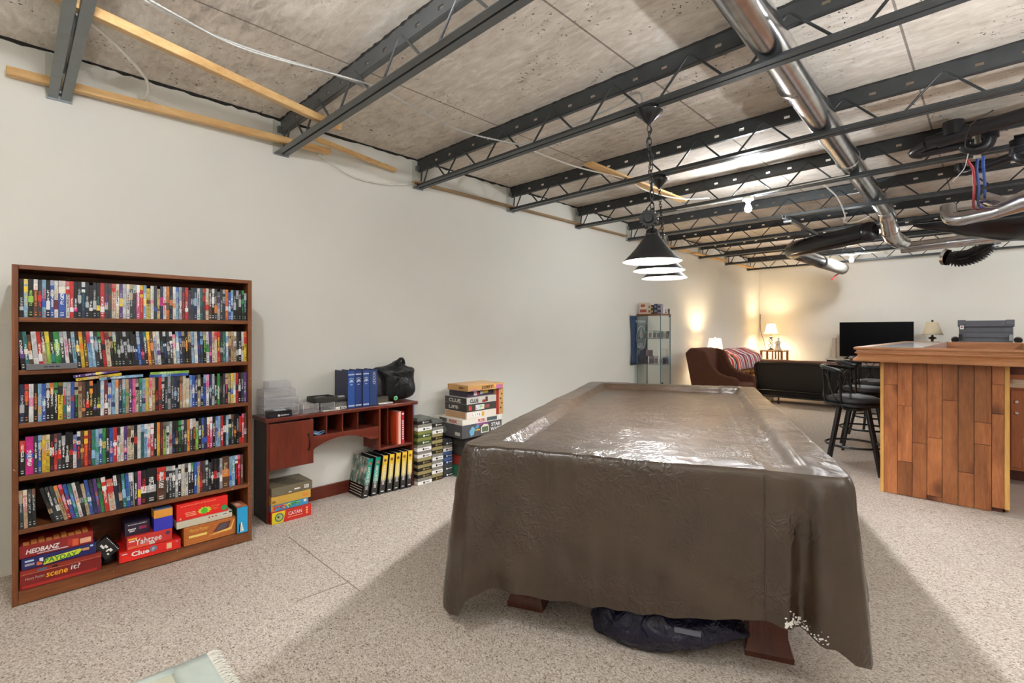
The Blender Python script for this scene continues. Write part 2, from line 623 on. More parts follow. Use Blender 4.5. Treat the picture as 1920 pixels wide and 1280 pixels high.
M['matband'] = plain('pale_blue_mat_band', rgb(196, 208, 200), 0.9)
kb_ = NT('navy_plastic_bag')
kb_.b.inputs['Base Color'].default_value = rgb(20, 20, 46)
kb_.b.inputs['Roughness'].default_value = 0.28
kb_.bump(kb_.noise(kb_.coord('Object', (1, 1, 0.7)), 13, 3, 0.6, 1.4), 0.8, 0.03)
M['navybag'] = kb_.m
M['bulb0'] = emitter('lit_bulb', C_BULB, BULB)
M['bulbcool'] = emitter('lit_bulb_cool', C_COOL, BULB)
M['bulbp'] = emitter('lit_pendant_bulb', (0.98, 0.98, 1.0), PEND)
M['bulbw'] = emitter('lit_lamp_bulb', C_WARM, LAMP)
M['black_sheet'] = plain('black_poly_wrap', rgb(20, 20, 26), 0.25, spec=0.6)


def shade_mat(name, c):
    k = NT(name)
    k.n.remove(k.b)
    d = k.new('ShaderNodeBsdfDiffuse'); d.inputs[0].default_value = c
    t = k.new('ShaderNodeBsdfTranslucent'); t.inputs[0].default_value = c
    m = k.new('ShaderNodeMixShader'); m.inputs[0].default_value = 0.5
    k.link(d.outputs[0], m.inputs[1]); k.link(t.outputs[0], m.inputs[2]); k.link(m.outputs[0], k.out.inputs[0])
    return k.m


M['lampshade'] = shade_mat('cream_lampshade', (0.85, 0.78, 0.62, 1))
M['lampshade_white'] = shade_mat('white_lampshade', (0.9, 0.86, 0.76, 1))
PC = {}


def paint(r, g, b, rough=0.45):
    key = (r, g, b)
    if key not in PC:
        PC[key] = plain('print_%02x%02x%02x' % key, rgb(r, g, b), rough, vary=0.03)
    return PC[key]


# ---------------------------------------------------------------- lettering
TC = {}


def text(body, parent, mat, center, right, up, width=None, height=None, bold=0.0, shear=0.0, thick=0.0006, name='lettering'):
    key = (body, bold, shear)
    if key not in TC:
        cu = bpy.data.curves.new('lettering', 'FONT')
        cu.body = body; cu.size = 1.0; cu.offset = bold; cu.shear = shear; cu.resolution_u = 2
        cu.align_x = 'CENTER'
        ob = bpy.data.objects.new('lettering', cu)
        me = bpy.data.meshes.new_from_object(ob)
        TC[key] = ([v.co.copy() for v in me.vertices], [list(p.vertices) for p in me.polygons])
        bpy.data.objects.remove(ob); bpy.data.curves.remove(cu); bpy.data.meshes.remove(me)
    vs, fs = TC[key]
    x0 = min(v.x for v in vs); x1 = max(v.x for v in vs); y0 = min(v.y for v in vs); y1 = max(v.y for v in vs)
    sx = width / (x1 - x0) if width else None
    sy = height / (y1 - y0) if height else None
    if sx is None: sx = sy
    if sy is None: sy = sx
    R = Vector(right).normalized(); U = Vector(up).normalized(); N = R.cross(U)
    c = Vector(center)
    mb = MB()
    mb.add([c + R * ((v.x - (x0 + x1) / 2) * sx) + U * ((v.y - (y0 + y1) / 2) * sy) + N * thick for v in vs], fs)
    return mb.build(name, mat, parent)


RY, UZ = (0, 1, 0), (0, 0, 1)


def panel(parent, mat, x, y0, y1, z0, z1, name='printed_panel', t=0.0008):
    return MB().box(x - 0.001, x + t, y0, y1, z0, z1).build(name, mat, parent)

# ---------------------------------------------------------------- the room
XW, YF, XR, YN, ZC = -3.89, 12.2, 4.0, -2.5, 2.97
tag(MB().box(XW - .1, XR + .1, YN - .1, YF + .1, -0.1, 0).build('floor', M['carpet'], loc=(0, 0, 0)), 'speckled beige berber carpet over the whole basement floor', None, kind='structure')
fl_ = bpy.data.objects['floor']
seam = plain('carpet_seam', rgb(150, 134, 120), 0.95)
for a, b in (((-3.3, 1.275, 0.0006), (-2.35, 1.268, 0.0006)), ((-2.49, 1.0, 0.0006), (-2.478, 1.268, 0.0006))):
    MB().beam(a, b, 0.005, 0.002).build('carpet_seam', seam, fl_)
kv = plain('grey_sheet_vinyl', rgb(176, 172, 166), 0.35)
tag(MB().box(-0.02, XR, 5.06, YF, 0, 0.004).build('floor_kitchen', kv, loc=(0, 0, 0)), 'grey sheet vinyl floor beside the wooden bar', None, kind='structure')
tag(MB().box(XW - .1, XW, YN, YF, 0, 3.1).build('wall_left', M['wall'], loc=(0, 0, 0)), 'long off-white painted wall behind the bookcase and desk', None, kind='structure')
tag(MB().box(XW - .1, XR + .1, YF, YF + .1, 0, 3.1).build('wall_far', M['wall'], loc=(0, 0, 0)), 'cream painted end wall behind the television', None, kind='structure')
tag(MB().box(XR, XR + .1, YN, YF, 0, 3.1).build('wall_right', M['wall'], loc=(0, 0, 0)), 'off-white wall closing the kitchen side of the basement', None, kind='structure')
tag(MB().box(XW - .1, XR + .1, YN - .1, YN, 0, 3.1).build('wall_near', M['wall'], loc=(0, 0, 0)), 'off-white wall behind the viewer', None, kind='structure')
tag(MB().box(XW - .1, XR + .1, YN - .1, YF + .1, ZC, 3.12).build('ceiling', M['concrete'], loc=(0, 0, 0)), 'bare stained concrete slab above the steel joists', None, kind='structure')

rg = random.Random(2)
mb = MB()
vs, fs = [], []
for i in range(360):
    y = YN + i * (YF - YN) / 359
    h = 0.006 + rg.random() * 0.014
    vs += [(XW - .01, y, ZC - h), (XW + 0.003 + rg.random() * .004, y, ZC - h), (XW + 0.010 + rg.random() * .008, y, ZC + .002)]
    if i:
        b = 3 * (i - 1)
        for q in range(2):
            fs.append((b + q, b + 3 + q, b + 4 + q, b + 1 + q))
tag(mb.add(vs, fs).build('trim_1', M['rust'], loc=(XW, 0, ZC)), 'ragged dark joint between slab and long wall', None, kind='structure')

# ---------------------------------------------------------------- open-web steel joists
YJ = [0.195 + 1.248 * k for k in range(10)]
ORD = ['first', 'second', 'third', 'fourth', 'fifth', 'sixth', 'seventh', 'eighth', 'ninth', 'tenth']


def make_joist(y):
    root = thing('steel_joist', 'joist', 'joist', (XW, y, 2.7), 'open-web steel ceiling joists')
    x0, x1, per = XW, XR, 0.506
    z0, z1, ha, hb = 2.862, ZC, 2.893, 2.913
    mb = MB()
    t = 0.004
    mb.box(x0, x1, y - t, y + t, z0, ha)
    mb.box(x0, x1, y - t, y + t, hb, z1)
    mb.box(x0, x1, y, y + 0.03, z0 - 0.004, z0)
    slots = []
    a = -3.25 - per
    while a < x1:
        for q in (0.158, 0.348):
            slots.append(a + q)
        a += per
    cur = x0
    for s in slots:
        if s - 0.019 > cur:
            mb.box(cur, s - 0.019, y - t, y + t, ha, hb)
            cur = s + 0.019
    mb.box(cur, x1, y - t, y + t, ha, hb)
    mb.build('top_chord', M['steel'], root)
    # ragged slab edge against the chord
    rnd = random.Random(5)
    pts = [x0 + i * 0.035 for i in range(int((x1 - x0) / 0.035))]
    mb = MB()
    vs, fs = [], []
    for i, x in enumerate(pts):
        d = 0.006 + rnd.random() * 0.011
        h = 0.004 + rnd.random() * 0.012
        vs += [(x, y - d, ZC + .002), (x, y - 0.004, ZC - h), (x, y + 0.004, ZC - h), (x, y + d, ZC + .002)]
        if i:
            b = 4 * (i - 1)
            for q in range(3):
                fs.append((b + q, b + 4 + q, b + 5 + q, b + 1 + q))
    mb.add(vs, fs).build('slab_edge_filler', M['rust'], root)
    # bottom chord: two angles back to back
    for sgn in (-1, 1):
        mb = MB()
        ya, yb = y + sgn * 0.007, y + sgn * 0.05
        mb.box(x0 - 0.02, x1, ya, yb, 2.700, 2.704)
        mb.box(x0 - 0.02, x1, ya, ya + sgn * 0.004, 2.704, 2.738)
        mb.build('bottom_angle', M['steel'], root)
    # web: one bent bar
    path = []
    path.append((x0 + 0.10, y, 2.735)); path.append((x0 + 0.17, y, 2.86)); path.append((x0 + 0.20, y, 2.90)); path.append((x0 + 0.24, y, 2.905))
    a = -3.25
    path += [(x0 + 0.27, y, 2.89), (a - 0.22, y, 2.725)]
    while a < x1 - 0.2:
        path += [(a - 0.195, y, 2.722), (a - 0.03, y, 2.895), (a - 0.012, y, 2.912), (a + 0.012, y, 2.912), (a + 0.03, y, 2.895), (a + 0.195, y, 2.722), (a + 0.22, y, 2.716)]
        a += per
    MB().tube(path, 0.0075, 6).build('web_bar', M['steel'], root, smooth=60)
    MB().tube([(x0 + 0.05, y + 0.002, 2.72), (x0 + 0.075, y, 2.90)], 0.008, 6).build('end_bar', M['steel'], root)
    mb = MB()
    mb.box(x0 - .02, x0 + 0.012, y - 0.055, y + 0.055, 2.69, 2.70)
    mb.box(x0 - .02, x0 + 0.035, y - 0.03, y + 0.03, 2.862, 2.905)
    mb.build('bearing_seat', M['zinc'], root)
    MB().box(x0 - .02, x0 + 0.004, y - 0.06, y + 0.06, 2.692, 2.95).build('plaster_patch', paint(196, 198, 188, 0.8), root)
    return root


j0 = make_joist(YJ[0])
for k in range(10):
    j = j0 if k == 0 else copy_tree(j0)
    j.location.y = YJ[k]
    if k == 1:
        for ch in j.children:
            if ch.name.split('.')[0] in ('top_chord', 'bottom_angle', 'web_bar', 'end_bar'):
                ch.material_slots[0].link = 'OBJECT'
                ch.material_slots[0].material = M['steel_lit']
    if k == 0:
        j['label'] = 'grey open-web steel joist nearest the viewer, by the upright steel bars'
    else:
        j['label'] = 'dark steel open-web joist, %s counted from the far television wall' % ORD[9 - k]


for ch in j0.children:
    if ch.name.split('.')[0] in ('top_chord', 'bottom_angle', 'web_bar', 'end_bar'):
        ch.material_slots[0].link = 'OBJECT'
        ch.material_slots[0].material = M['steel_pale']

# ---------------------------------------------------------------- timber along the slab
def timber(label, a, b, w, h, mat, up=(0, 0, 1), group='loose boards above the joists'):
    o = MB().beam(a, b, w, h, up).build('board', M[mat], bevel=0.004)
    o['label'] = label; o['category'] = 'board'; o['group'] = group
    return o


timber('long yellow pine two by four crossing diagonally over the first joists', (-2.74, -0.15, 2.768), (-3.24, 1.57, 2.765), 0.118, 0.042, 'pine', up=(0.35, 0, 1))
timber('yellow pine strip lying along the wall over the bookcase', (-3.835, -0.02, 2.768), (-3.745, 1.76, 2.768), 0.05, 0.045, 'pine')
timber('short pine lath tilted against the wall past the second joist', (-3.62, 1.52, 2.80), (-3.85, 2.42, 2.80), 0.045, 0.03, 'pine')
timber('weathered grey lath along the wall between third and fourth joists', (-3.85, 2.62, 2.742), (-3.845, 3.98, 2.742), 0.06, 0.018, 'pine_grey')
timber('weathered lath along the wall above the card box stacks end', (-3.84, 4.0, 2.742), (-3.84, 6.3, 2.745), 0.06, 0.018, 'pine_grey')
timber('orange pine offcut lying across joists behind the lamp chain', (-2.44, 3.40, 2.765), (-2.40, 5.1, 2.765), 0.09, 0.022, 'pine')
timber('pale pine strip along the wall above the glass cabinet', (-3.80, 6.6, 2.745), (-3.80, 8.3, 2.745), 0.07, 0.02, 'pine')
timber('yellow pine strip along the wall above the armchair', (-3.80, 8.5, 2.745), (-3.78, 9.9, 2.745), 0.08, 0.03, 'pine')
timber('yellow pine strip along the wall nearest the far corner', (-3.80, 10.2, 2.745), (-3.78, 11.7, 2.745), 0.08, 0.03, 'pine')


# ---------------------------------------------------------------- cables
def cable(label, pts, r, mat, name='electric_cable', k=6, n=6):
    o = MB().tube(spline(pts, k), r, n).build(name, M[mat], smooth=True)
    tag(o, label, 'cable')
    return o


def ribbed(pts, r, k=40):
    p = spline(pts, k)
    rs = [r * (1.0 if (i % 2) else 0.62) for i in range(len(p))]
    return p, rs


p, rs = ribbed([(-2.60, 0.2, 2.90), (-2.66, 0.42, 2.80), (-2.70, 0.8, 2.785), (-2.635, 1.287, 2.79), (-2.64, 1.46, 2.79)], 0.009, 50)
tag(MB().tube(p, rs, 6).build('armoured_cable', M['armour'], smooth=True), 'ribbed silver armoured cable strung beneath the slab beyond the diagonal pine board', 'cable')
p, rs = ribbed([(-2.62, 0.42, 2.79), (-2.665, 0.8, 2.757), (-2.58, 1.287, 2.765), (-2.59, 1.557, 2.78), (-2.70, 2.177, 2.775), (-2.60, 2.62, 2.77), (-2.50, 2.70, 2.76), (-2.10, 2.70, 2.765), (-1.72, 2.70, 2.79), (-1.60, 2.69, 2.82), (-1.54, 2.69, 2.80), (-1.515, 2.69, 2.73)], 0.007, 34)
tag(MB().tube(p, rs, 6).build('armoured_cable', M['armour'], smooth=True), 'thin ribbed armoured cable sagging to the pool table lamp rose', 'cable')
cable('white cable dropping from the diagonal board to the wall', [(-2.86, 0.2, 2.74), (-3.1, 0.36, 2.77), (-3.5, 0.55, 2.80), (-3.78, 0.58, 2.80), (-3.86, 0.56, 2.83)], 0.008, 'cablewhite')
cable('slack white cable hanging along the wall under the laths', [(-3.84, 1.72, 2.76), (-3.86, 2.0, 2.66), (-3.86, 2.3, 2.655), (-3.84, 2.62, 2.72)], 0.006, 'cablewhite')
cable('white cable sagging between joists beneath the orange pine offcut', [(-2.55, 2.72, 2.75), (-2.50, 3.3, 2.73), (-2.42, 3.93, 2.75), (-2.36, 4.25, 2.69), (-2.24, 4.7, 2.68), (-2.12, 5.15, 2.75)], 0.006, 'cablewhite')
cable('white cable running along the joist to the middle bare bulb', [(-2.5, 5.16, 2.697), (-2.1, 5.15, 2.69), (-1.85, 5.16, 2.695), (-1.72, 5.15, 2.70), (-1.3, 5.15, 2.71), (-0.9, 5.15, 2.72)], 0.007, 'cablewhite')
cable('loose white cable looping down under the galvanised duct', [(-1.15, 5.2, 2.74), (-1.12, 5.8, 2.70), (-1.16, 6.4, 2.62), (-1.22, 6.7, 2.60), (-1.12, 6.85, 2.62), (-1.0, 6.9, 2.68)], 0.007, 'cablewhite')
cable('white cable beside the far bare bulb', [(-1.9, 10.18, 2.69), (-1.5, 10.15, 2.68), (-1.1, 10.15, 2.70), (-0.4, 10.15, 2.72)], 0.01, 'cablewhite')


# ---------------------------------------------------------------- bare ceiling bulbs
def bare_bulb(label, x, y, bm='bulb0'):
    r = thing('ceiling_bulb', label, 'lamp', (x, y, 2.70), 'bare bulbs on porcelain holders')
    MB().lathe([(0.05, 0.0), (0.055, -0.02), (0.05, -0.03), (0.03, -0.035), (0.022, -0.06), (0.018, -0.062)], (x, y, 2.70), 20).build('lamp_holder', M['ceramic'], r, smooth=50)
    MB().lathe([(0.014, -0.05), (0.016, -0.07), (0.028, -0.095), (0.033, -0.115), (0.028, -0.138), (0.012, -0.15)], (x, y, 2.70), 16).build('glass_bulb', M[bm], r, smooth=True)
    return r


bare_bulb('bare lit bulb on the joist over the pool table end', -1.76, 5.19)
bare_bulb('bare lit bulb near the far wall over the sitting area', -1.75, 10.18)
bare_bulb('bare lit bulb on the joist nearest the viewer', -1.62, 0.195)
bare_bulb('added bare lit bulb, unseen, over the kitchen floor', 1.6, 6.43, 'bulbcool')  # this bulb and the next two are out of view, added for brightness
bare_bulb('added bare lit bulb, unseen, in the kitchen end towards the far wall', 1.6, 10.18, 'bulbcool')
bare_bulb('added bare lit bulb, unseen, on the kitchen side nearest the viewer', 1.9, 1.443, 'bulb0')

upm = emitter('added_fill_bulb', C_BULB, UPL)


def uplighter(label, x, y):  # made-up lamps out of view, added to brighten ceiling and floor
    fl = thing('added_fill_lamp', label, 'lamp', (x, y, 0), 'added fill uplighters out of view')
    MB().lathe([(0.15, 0.0005), (0.15, 0.02), (0.02, 0.035)], (x, y, 0), 24).build('base', M['black'], fl, smooth=50)
    MB().tube([(x, y, 0.03), (x, y, 1.62)], 0.012, 10).build('pole', M['black'], fl, smooth=60)
    MB().lathe([(0.02, 1.60), (0.09, 1.63), (0.15, 1.69), (0.17, 1.74)], (x, y, 0), 28, capt=False).build('bowl_shade', M['ceramic'], fl, smooth=True, solid=0.003)
    MB().lathe([(0.01, 1.64), (0.04, 1.66), (0.05, 1.69), (0.035, 1.715), (0.005, 1.725)], (x, y, 0), 16).build('glass_bulb', upm, fl, smooth=True)


uplighter('added black fill uplighter, unseen, standing behind the viewer', 0.2, -1.3)
uplighter('added black fill uplighter, unseen, between pool table and kitchen', 1.1, 2.2)
uplighter('added black fill uplighter, unseen, at the far kitchen end', 2.6, 9.6)

# ---------------------------------------------------------------- pool table light
LX, LY = -0.393, 0.920
P1 = Vector((-1.464, 2.696, 0))


def pt(t, z):
    return Vector((P1.x + LX * t, P1.y + LY * t, z))


pl = thing('pool_table_light', 'three-shade black pool table pendant hung on two chains', 'lamp', pt(0.5, 1.77))


def canopy(c):
    MB().lathe([(0.058, 0.0), (0.062, -0.022), (0.082, -0.03), (0.08, -0.036), (0.05, -0.06), (0.028, -0.085), (0.012, -0.1), (0.008, -0.11)], c, 28).build('ceiling_rose', M['black'], pl, smooth=50)


ca, cb = Vector((-1.481, 2.69, 2.70)), Vector((-2.075, 3.945, 2.70))
canopy(ca); canopy(cb)


def chain(a, b, name='chain'):
    a, b = Vector(a), Vector(b)
    n = max(2, int((b - a).length / 0.036))
    d = (b - a).normalized()
    s0 = d.cross(Vector((0.6, 0.8, 0.1))).normalized()
    s1 = d.cross(s0)
    mb = MB()
    for i in range(n):
        c = a + (b - a) * ((i + 0.5) / n)
        s = s0 if i % 2 else s1
        ring = [c + d * (0.026 * sin(q)) + s * (0.0115 * cos(q)) for q in [2 * pi * k / 10 for k in range(10)]]
        mb.tube(ring, 0.0032, 5, closed=True)
    return mb.build(name, M['black'], pl, smooth=True)


chain(ca + Vector((0, 0, -0.11)), pt(0.05, 2.02))
chain(cb + Vector((0, 0, -0.11)), pt(0.92, 2.02))
cp = [ca + Vector((0, 0, -0.10))]
for i in range(1, 12):
    q = ca + Vector((0, 0, -0.10)) + (pt(0.02, 2.03) - (ca + Vector((0, 0, -0.10)))) * (i / 12)
    cp.append(q + Vector((0.016 * sin(i * 1.9), 0.016 * cos(i * 1.3), 0)))
cp.append(pt(-0.03, 2.0))
MB().tube(spline(cp, 4), 0.0035, 5).build('cord', M['black'], pl, smooth=True)
MB().tube([pt(-0.18, 1.985), pt(1.17, 1.985)], 0.012, 10).build('bar', M['black'], pl, smooth=60)
for t in (0.05, 0.92):
    MB().tube([pt(t, 1.985), pt(t, 2.03)], 0.006, 8).build('hook', M['black'], pl, smooth=60)
DL = Vector((LX, LY, 0))
for t in (-0.19, 1.17):
    c = pt(t, 1.985)
    Mx = Matrix.Translation(c) @ DL.to_track_quat('Z', 'Y').to_matrix().to_4x4()
    mb = MB(Mx)
    vs = []
    NT_ = 14
    prof = []
    for k in range(NT_ * 4):
        a = 2 * pi * k / (NT_ * 4)
        r = 0.052 if (k % 4) < 2 else 0.043
        prof.append((r * cos(a), r * sin(a)))
    mb.prism(prof, 'xy', -0.02, 0.02)
    mb.lathe([(0.024, -0.032), (0.028, -0.02), (0.028, 0.02), (0.024, 0.032)], (0, 0, 0), 16)
    mb.build('gear_finial', paint(9, 9, 10), pl, smooth=40)
mat_in = plain('white_enamel', rgb(245, 244, 240), 0.35, vary=0)
mat_out = plain('black_enamel', rgb(36, 37, 40), 0.42, vary=0)
for t in (0.0, 0.475, 0.99):
    c = pt(t, 0)
    mb = MB()
    prof_o = [(0.175, 1.770), (0.16, 1.781), (0.13, 1.811), (0.095, 1.851), (0.062, 1.896), (0.042, 1.922), (0.036, 1.935)]
    prof_i = [(0.034, 1.931), (0.040, 1.918), (0.060, 1.892), (0.093, 1.847), (0.128, 1.807), (0.158, 1.777), (0.172, 1.768)]
    mb.lathe(prof_o + [(0.001, 1.936)], c, 40, mi=0, capb=False, capt=False)
    mb.lathe([(0.001, 1.930)] + prof_i + [(0.175, 1.770)], c, 40, mi=1, capb=False, capt=False)
    sh = mb.build('shade', [mat_out, mat_in], pl, smooth=50)
    MB().lathe([(0.040, 1.925), (0.042, 1.935), (0.036, 1.94), (0.036, 1.955), (0.026, 1.965), (0.012, 1.972), (0.012, 1.985)], c, 20).build('socket_cap', M['black'], sh, smooth=50)
    MB().lathe([(0.013, 1.93), (0.016, 1.90), (0.028, 1.875), (0.030, 1.855), (0.022, 1.835), (0.006, 1.826)], c, 14).build('glass_bulb', M['bulbp'], sh, smooth=True)

# ---------------------------------------------------------------- ducts and pipes
d = thing('galvanised_duct', 'long shiny round galvanised duct threaded through the joists', 'duct', (-0.86, 4.6, 2.73))
MB().tube([(-0.755, 1.0, 2.812), (-0.81, 2.9, 2.812), (-0.86, 4.33, 2.812)], 0.088, 28).build('duct_length', M['galv'], d, smooth=60)
MB().tube([(-0.858, 4.28, 2.812), (-0.895, 5.6, 2.812)], 0.085, 28).build('duct_length', M['galv'], d, smooth=60)
MB().tube([(-0.893, 5.55, 2.812), (-0.93, 7.35, 2.812)], 0.086, 28).build('duct_length', M['galv'], d, smooth=60)
for a in ((-0.835, 3.2, 2.812), (-0.88, 4.95, 2.812), (-0.915, 6.6, 2.812)):
    MB().tube([a, (a[0] - 0.0006, a[1] + 0.03, a[2])], 0.091, 28).build('clamp_band', M['galv'], d, smooth=60)
e = [(-0.93, 7.3, 2.812), (-0.93, 7.45, 2.80), (-0.925, 7.56, 2.74), (-0.92, 7.62, 2.66), (-0.915, 7.66, 2.60), (-0.905, 7.74, 2.55), (-0.89, 7.86, 2.52), (-0.87, 7.99, 2.51)]
MB().tube(e, 0.09, 24).build('elbow', M['galv'], d, smooth=20)
for i in (2, 4, 6):
    q0, q1 = Vector(e[i]), Vector(e[i + 1])
    MB().tube([q0, q0 + (q1 - q0) * 0.25], 0.096, 24).build('crimp_ring', M['galv'], d, smooth=60)
MB().tube([(-0.87, 7.98, 2.51), (-0.84, 8.12, 2.505)], 0.088, 24).build('end_collar', M['galv'], d, smooth=60)

f = thing('insulated_duct', 'black wrapped flexible duct hanging under the joists near the far bulb', 'duct', (-1.5, 8.0, 2.5))
MB().tube(spline([(-1.04, 7.15, 2.54), (-1.3, 7.35, 2.535), (-1.7, 7.62, 2.53), (-2.0, 7.84, 2.53), (-2.10, 8.05, 2.53)], 6), 0.115, 20).build('black_sleeve', M['black_sheet'], f, smooth=True)
pp, rr = ribbed([(-2.08, 7.95, 2.53), (-2.13, 8.3, 2.535), (-2.12, 9.0, 2.54), (-2.1, 9.7, 2.535)], 0.10, 16)
MB().tube(pp, rr, 18).build('foil_sleeve', M['galv'], f, smooth=True)
MB().tube(spline([(-2.1, 9.6, 2.535), (-2.06, 10.2, 2.53), (-1.98, 10.7, 2.50)], 6), 0.105, 18).build('grey_sleeve', paint(112, 108, 100), f, smooth=True)
cable('thin red wire ends dangling beside the grey duct sleeve', [(-2.02, 10.7, 2.42), (-2.06, 10.6, 2.38), (-2.1, 10.5, 2.30)], 0.012, 'red_pipe')

f = thing('trunk_duct', 'black plastic wrapped trunk duct sagging over the kitchen', 'duct', (0.3, 8.3, 2.5))


def trunk(u, v):
    x = -0.70 + u * 1.5
    w = 0.03 + 0.36 * min(1, u * 1.6) ** 0.8
    h = 0.03 + 0.22 * min(1, u * 1.9) ** 0.9
    a = 2 * pi * v
    y = 7.75 + u * 0.55 + w * cos(a)
    z = 2.665 - 0.05 * u + h * sin(a) * (1.0 if sin(a) < 0 else 0.35)
    nz = noise.noise(Vector((x * 7, y * 7, z * 9))) * 0.02 * min(1, u * 4)
    return (x, y, z + nz)


MB().grid(lambda v, u: trunk(u, v), 28, 40, closeu=True).build('black_wrap', M['black_sheet'], f, smooth=True)
d = thing('branch_duct', 'galvanised branch duct with elbow below the black wrapped trunk', 'duct', (-0.1, 7.2, 2.5))
MB().tube(spline([(-0.345, 7.10, 2.70), (-0.345, 7.08, 2.63), (-0.325, 7.06, 2.57), (-0.27, 7.03, 2.545), (-0.2, 7.0, 2.54)], 3), 0.072, 22).build('elbow', M['galv'], d, smooth=20)
MB().tube([(-0.21, 7.0, 2.54), (0.02, 6.88, 2.545), (0.10, 6.84, 2.56)], 0.07, 22).build('duct_length', M['galv'], d, smooth=50)
MB().tube([(0.06, 6.86, 2.555), (0.22, 6.78, 2.60), (0.5, 6.65, 2.62)], [0.072, 0.10, 0.10], 22).build('take_off', M['galv'], d, smooth=50)
MB().tube([(-0.06, 7.05, 2.73), (0.05, 6.93, 2.64), (0.12, 6.85, 2.58)], 0.06, 18).build('side_branch', M['galv'], d, smooth=50)
d = thing('cross_duct', 'dull galvanised duct running crosswise behind the duct elbow', 'duct', (0, 9.2, 2.5))
MB().tube([(-0.92, 8.75, 2.52), (-0.3, 8.7, 2.53), (0.35, 8.62, 2.54)], 0.075, 20).build('duct_length', M['galv'], d, smooth=50)
MB().tube([(-0.35, 8.7, 2.53), (-0.28, 8.7, 2.53)], 0.08, 20).build('clamp_band', M['galv'], d, smooth=50)
f = thing('flexible_duct', 'drooping black ribbed flexible duct end at the far wall', 'duct', (-0.3, 9.9, 2.97))
pp, rr = ribbed([(-0.50, 10.0, 2.48), (-0.38, 10.0, 2.44), (-0.22, 9.95, 2.46), (-0.1, 9.9, 2.54), (-0.02, 9.9, 2.66), (0.0, 9.88, 2.97)], 0.12, 10)
MB().tube(pp, rr, 18).build('ribbed_sleeve', M['black_sheet'], f, smooth=True)
MB().tube([(-0.53, 10.02, 2.49), (-0.49, 10.0, 2.48)], 0.125, 18).build('end_ring', M['galv'], f, smooth=60)

# steel channel between joists, with clips
c = thing('steel_channel', 'short galvanised strut channel bridging two joists past the middle bulb', 'channel', (-1.73, 6.9, 2.66))
MB().box(-1.745, -1.705, 6.25, 7.70, 2.655, 2.66).box(-1.745, -1.741, 6.25, 7.70, 2.66, 2.695).box(-1.709, -1.705, 6.25, 7.70, 2.66, 2.695).build('channel', M['zinc'], c)
for y in (6.40, 7.66):
    MB().box(-1.77, -1.68, y - 0.02, y + 0.02, 2.63, 2.655).build('clip', M['zinc'], c, bevel=0.004)

# black drain pipes
d = thing('drain_pipe', 'thick black drain pipe with elbows and fittings beneath the slab', 'pipe', (0.2, 4.9, 2.7))
MB().tube([(-0.36, 4.93, 2.795), (0.2, 4.80, 2.825), (1.4, 4.55, 2.88)], 0.047, 18).build('main_pipe', M['abs'], d, smooth=50)
MB().tube([(-0.21, 4.88, 2.80), (-0.21, 4.88, 2.90)], 0.062, 20).build('closet_fitting', M['abs'], d, smooth=50)
MB().tube([(-0.30, 4.92, 2.797), (-0.12, 4.88, 2.805)], 0.056, 20).build('coupling', M['abs'], d, smooth=50)
MB().tube(spline([(-0.36, 4.95, 2.79), (-0.42, 4.99, 2.78), (-0.45, 5.03, 2.765), (-0.40, 5.06, 2.755)], 4), 0.036, 14).build('return_bend', M['abs'], d, smooth=True)
MB().tube([(-0.42, 5.05, 2.757), (-0.10, 5.03, 2.757)], 0.032, 14).build('lower_pipe', M['abs'], d, smooth=50)
MB().tube(spline([(-0.16, 5.03, 2.757), (-0.13, 5.03, 2.72), (-0.08, 5.02, 2.70), (-0.03, 5.01, 2.72), (-0.015, 5.0, 2.79)], 4), 0.04, 14).build('trap_bend', M['abs'], d, smooth=True)
MB().tube([(-0.015, 5.0, 2.76), (-0.015, 5.0, 2.83)], 0.05, 16).build('trap_hub', M['abs'], d, smooth=50)
d = thing('drain_branch', 'black drain branch with large trap behind the red and blue tubes', 'pipe', (0, 6.0, 2.7))
MB().tube(spline([(-0.20, 6.02, 2.86), (-0.205, 6.03, 2.82), (-0.18, 6.03, 2.79), (-0.12, 6.0, 2.79), (0.1, 5.9, 2.82), (0.3, 5.8, 2.85)], 4), 0.036, 14).build('branch_pipe', M['abs'], d, smooth=True)
MB().tube([(-0.205, 6.03, 2.81), (-0.20, 6.02, 2.87)], 0.05, 16).build('hub', M['abs'], d, smooth=50)
MB().tube([(0.145, 5.2, 2.66), (0.145, 5.2, 2.76)], 0.062, 20).build('trap_body', M['abs'], d, smooth=50)
MB().tube(spline([(0.145, 5.2, 2.68), (0.15, 5.2, 2.63), (0.2, 5.18, 2.60), (0.3, 5.15, 2.60)], 4), 0.045, 16).build('trap_tail', M['abs'], d, smooth=True)
MB().tube([(0.11, 5.22, 2.735), (0.18, 5.22, 2.735)], 0.07, 20).build('trap_ring', M['abs'], d, smooth=50)
tag(MB().tube([(-0.085, 5.08, 2.86), (-0.085, 5.10, 2.655)], 0.022, 14).build('vent_pipe', M['pvc'], smooth=50), 'short grey plastic pipe stub in front of the black trap', 'pipe')
cable('red water tube bending down from the slab', [(-0.17, 5.42, 2.78), (-0.145, 5.5, 2.74), (-0.12, 5.7, 2.715), (-0.125, 6.3, 2.69), (-0.14, 7.2, 2.66), (0.0, 7.3, 2.66), (0.4, 7.25, 2.68), (0.9, 7.2, 2.68)], 0.011, 'red_pipe', 'water_tube')
cable('blue water tube beside the red one', [(-0.08, 5.40, 2.80), (-0.09, 5.5, 2.75), (-0.10, 5.75, 2.72), (-0.095, 6.3, 2.69), (-0.10, 7.15, 2.665), (0.04, 7.25, 2.672), (0.4, 7.2, 2.69), (0.9, 7.15, 2.69)], 0.011, 'blue_pipe', 'water_tube')
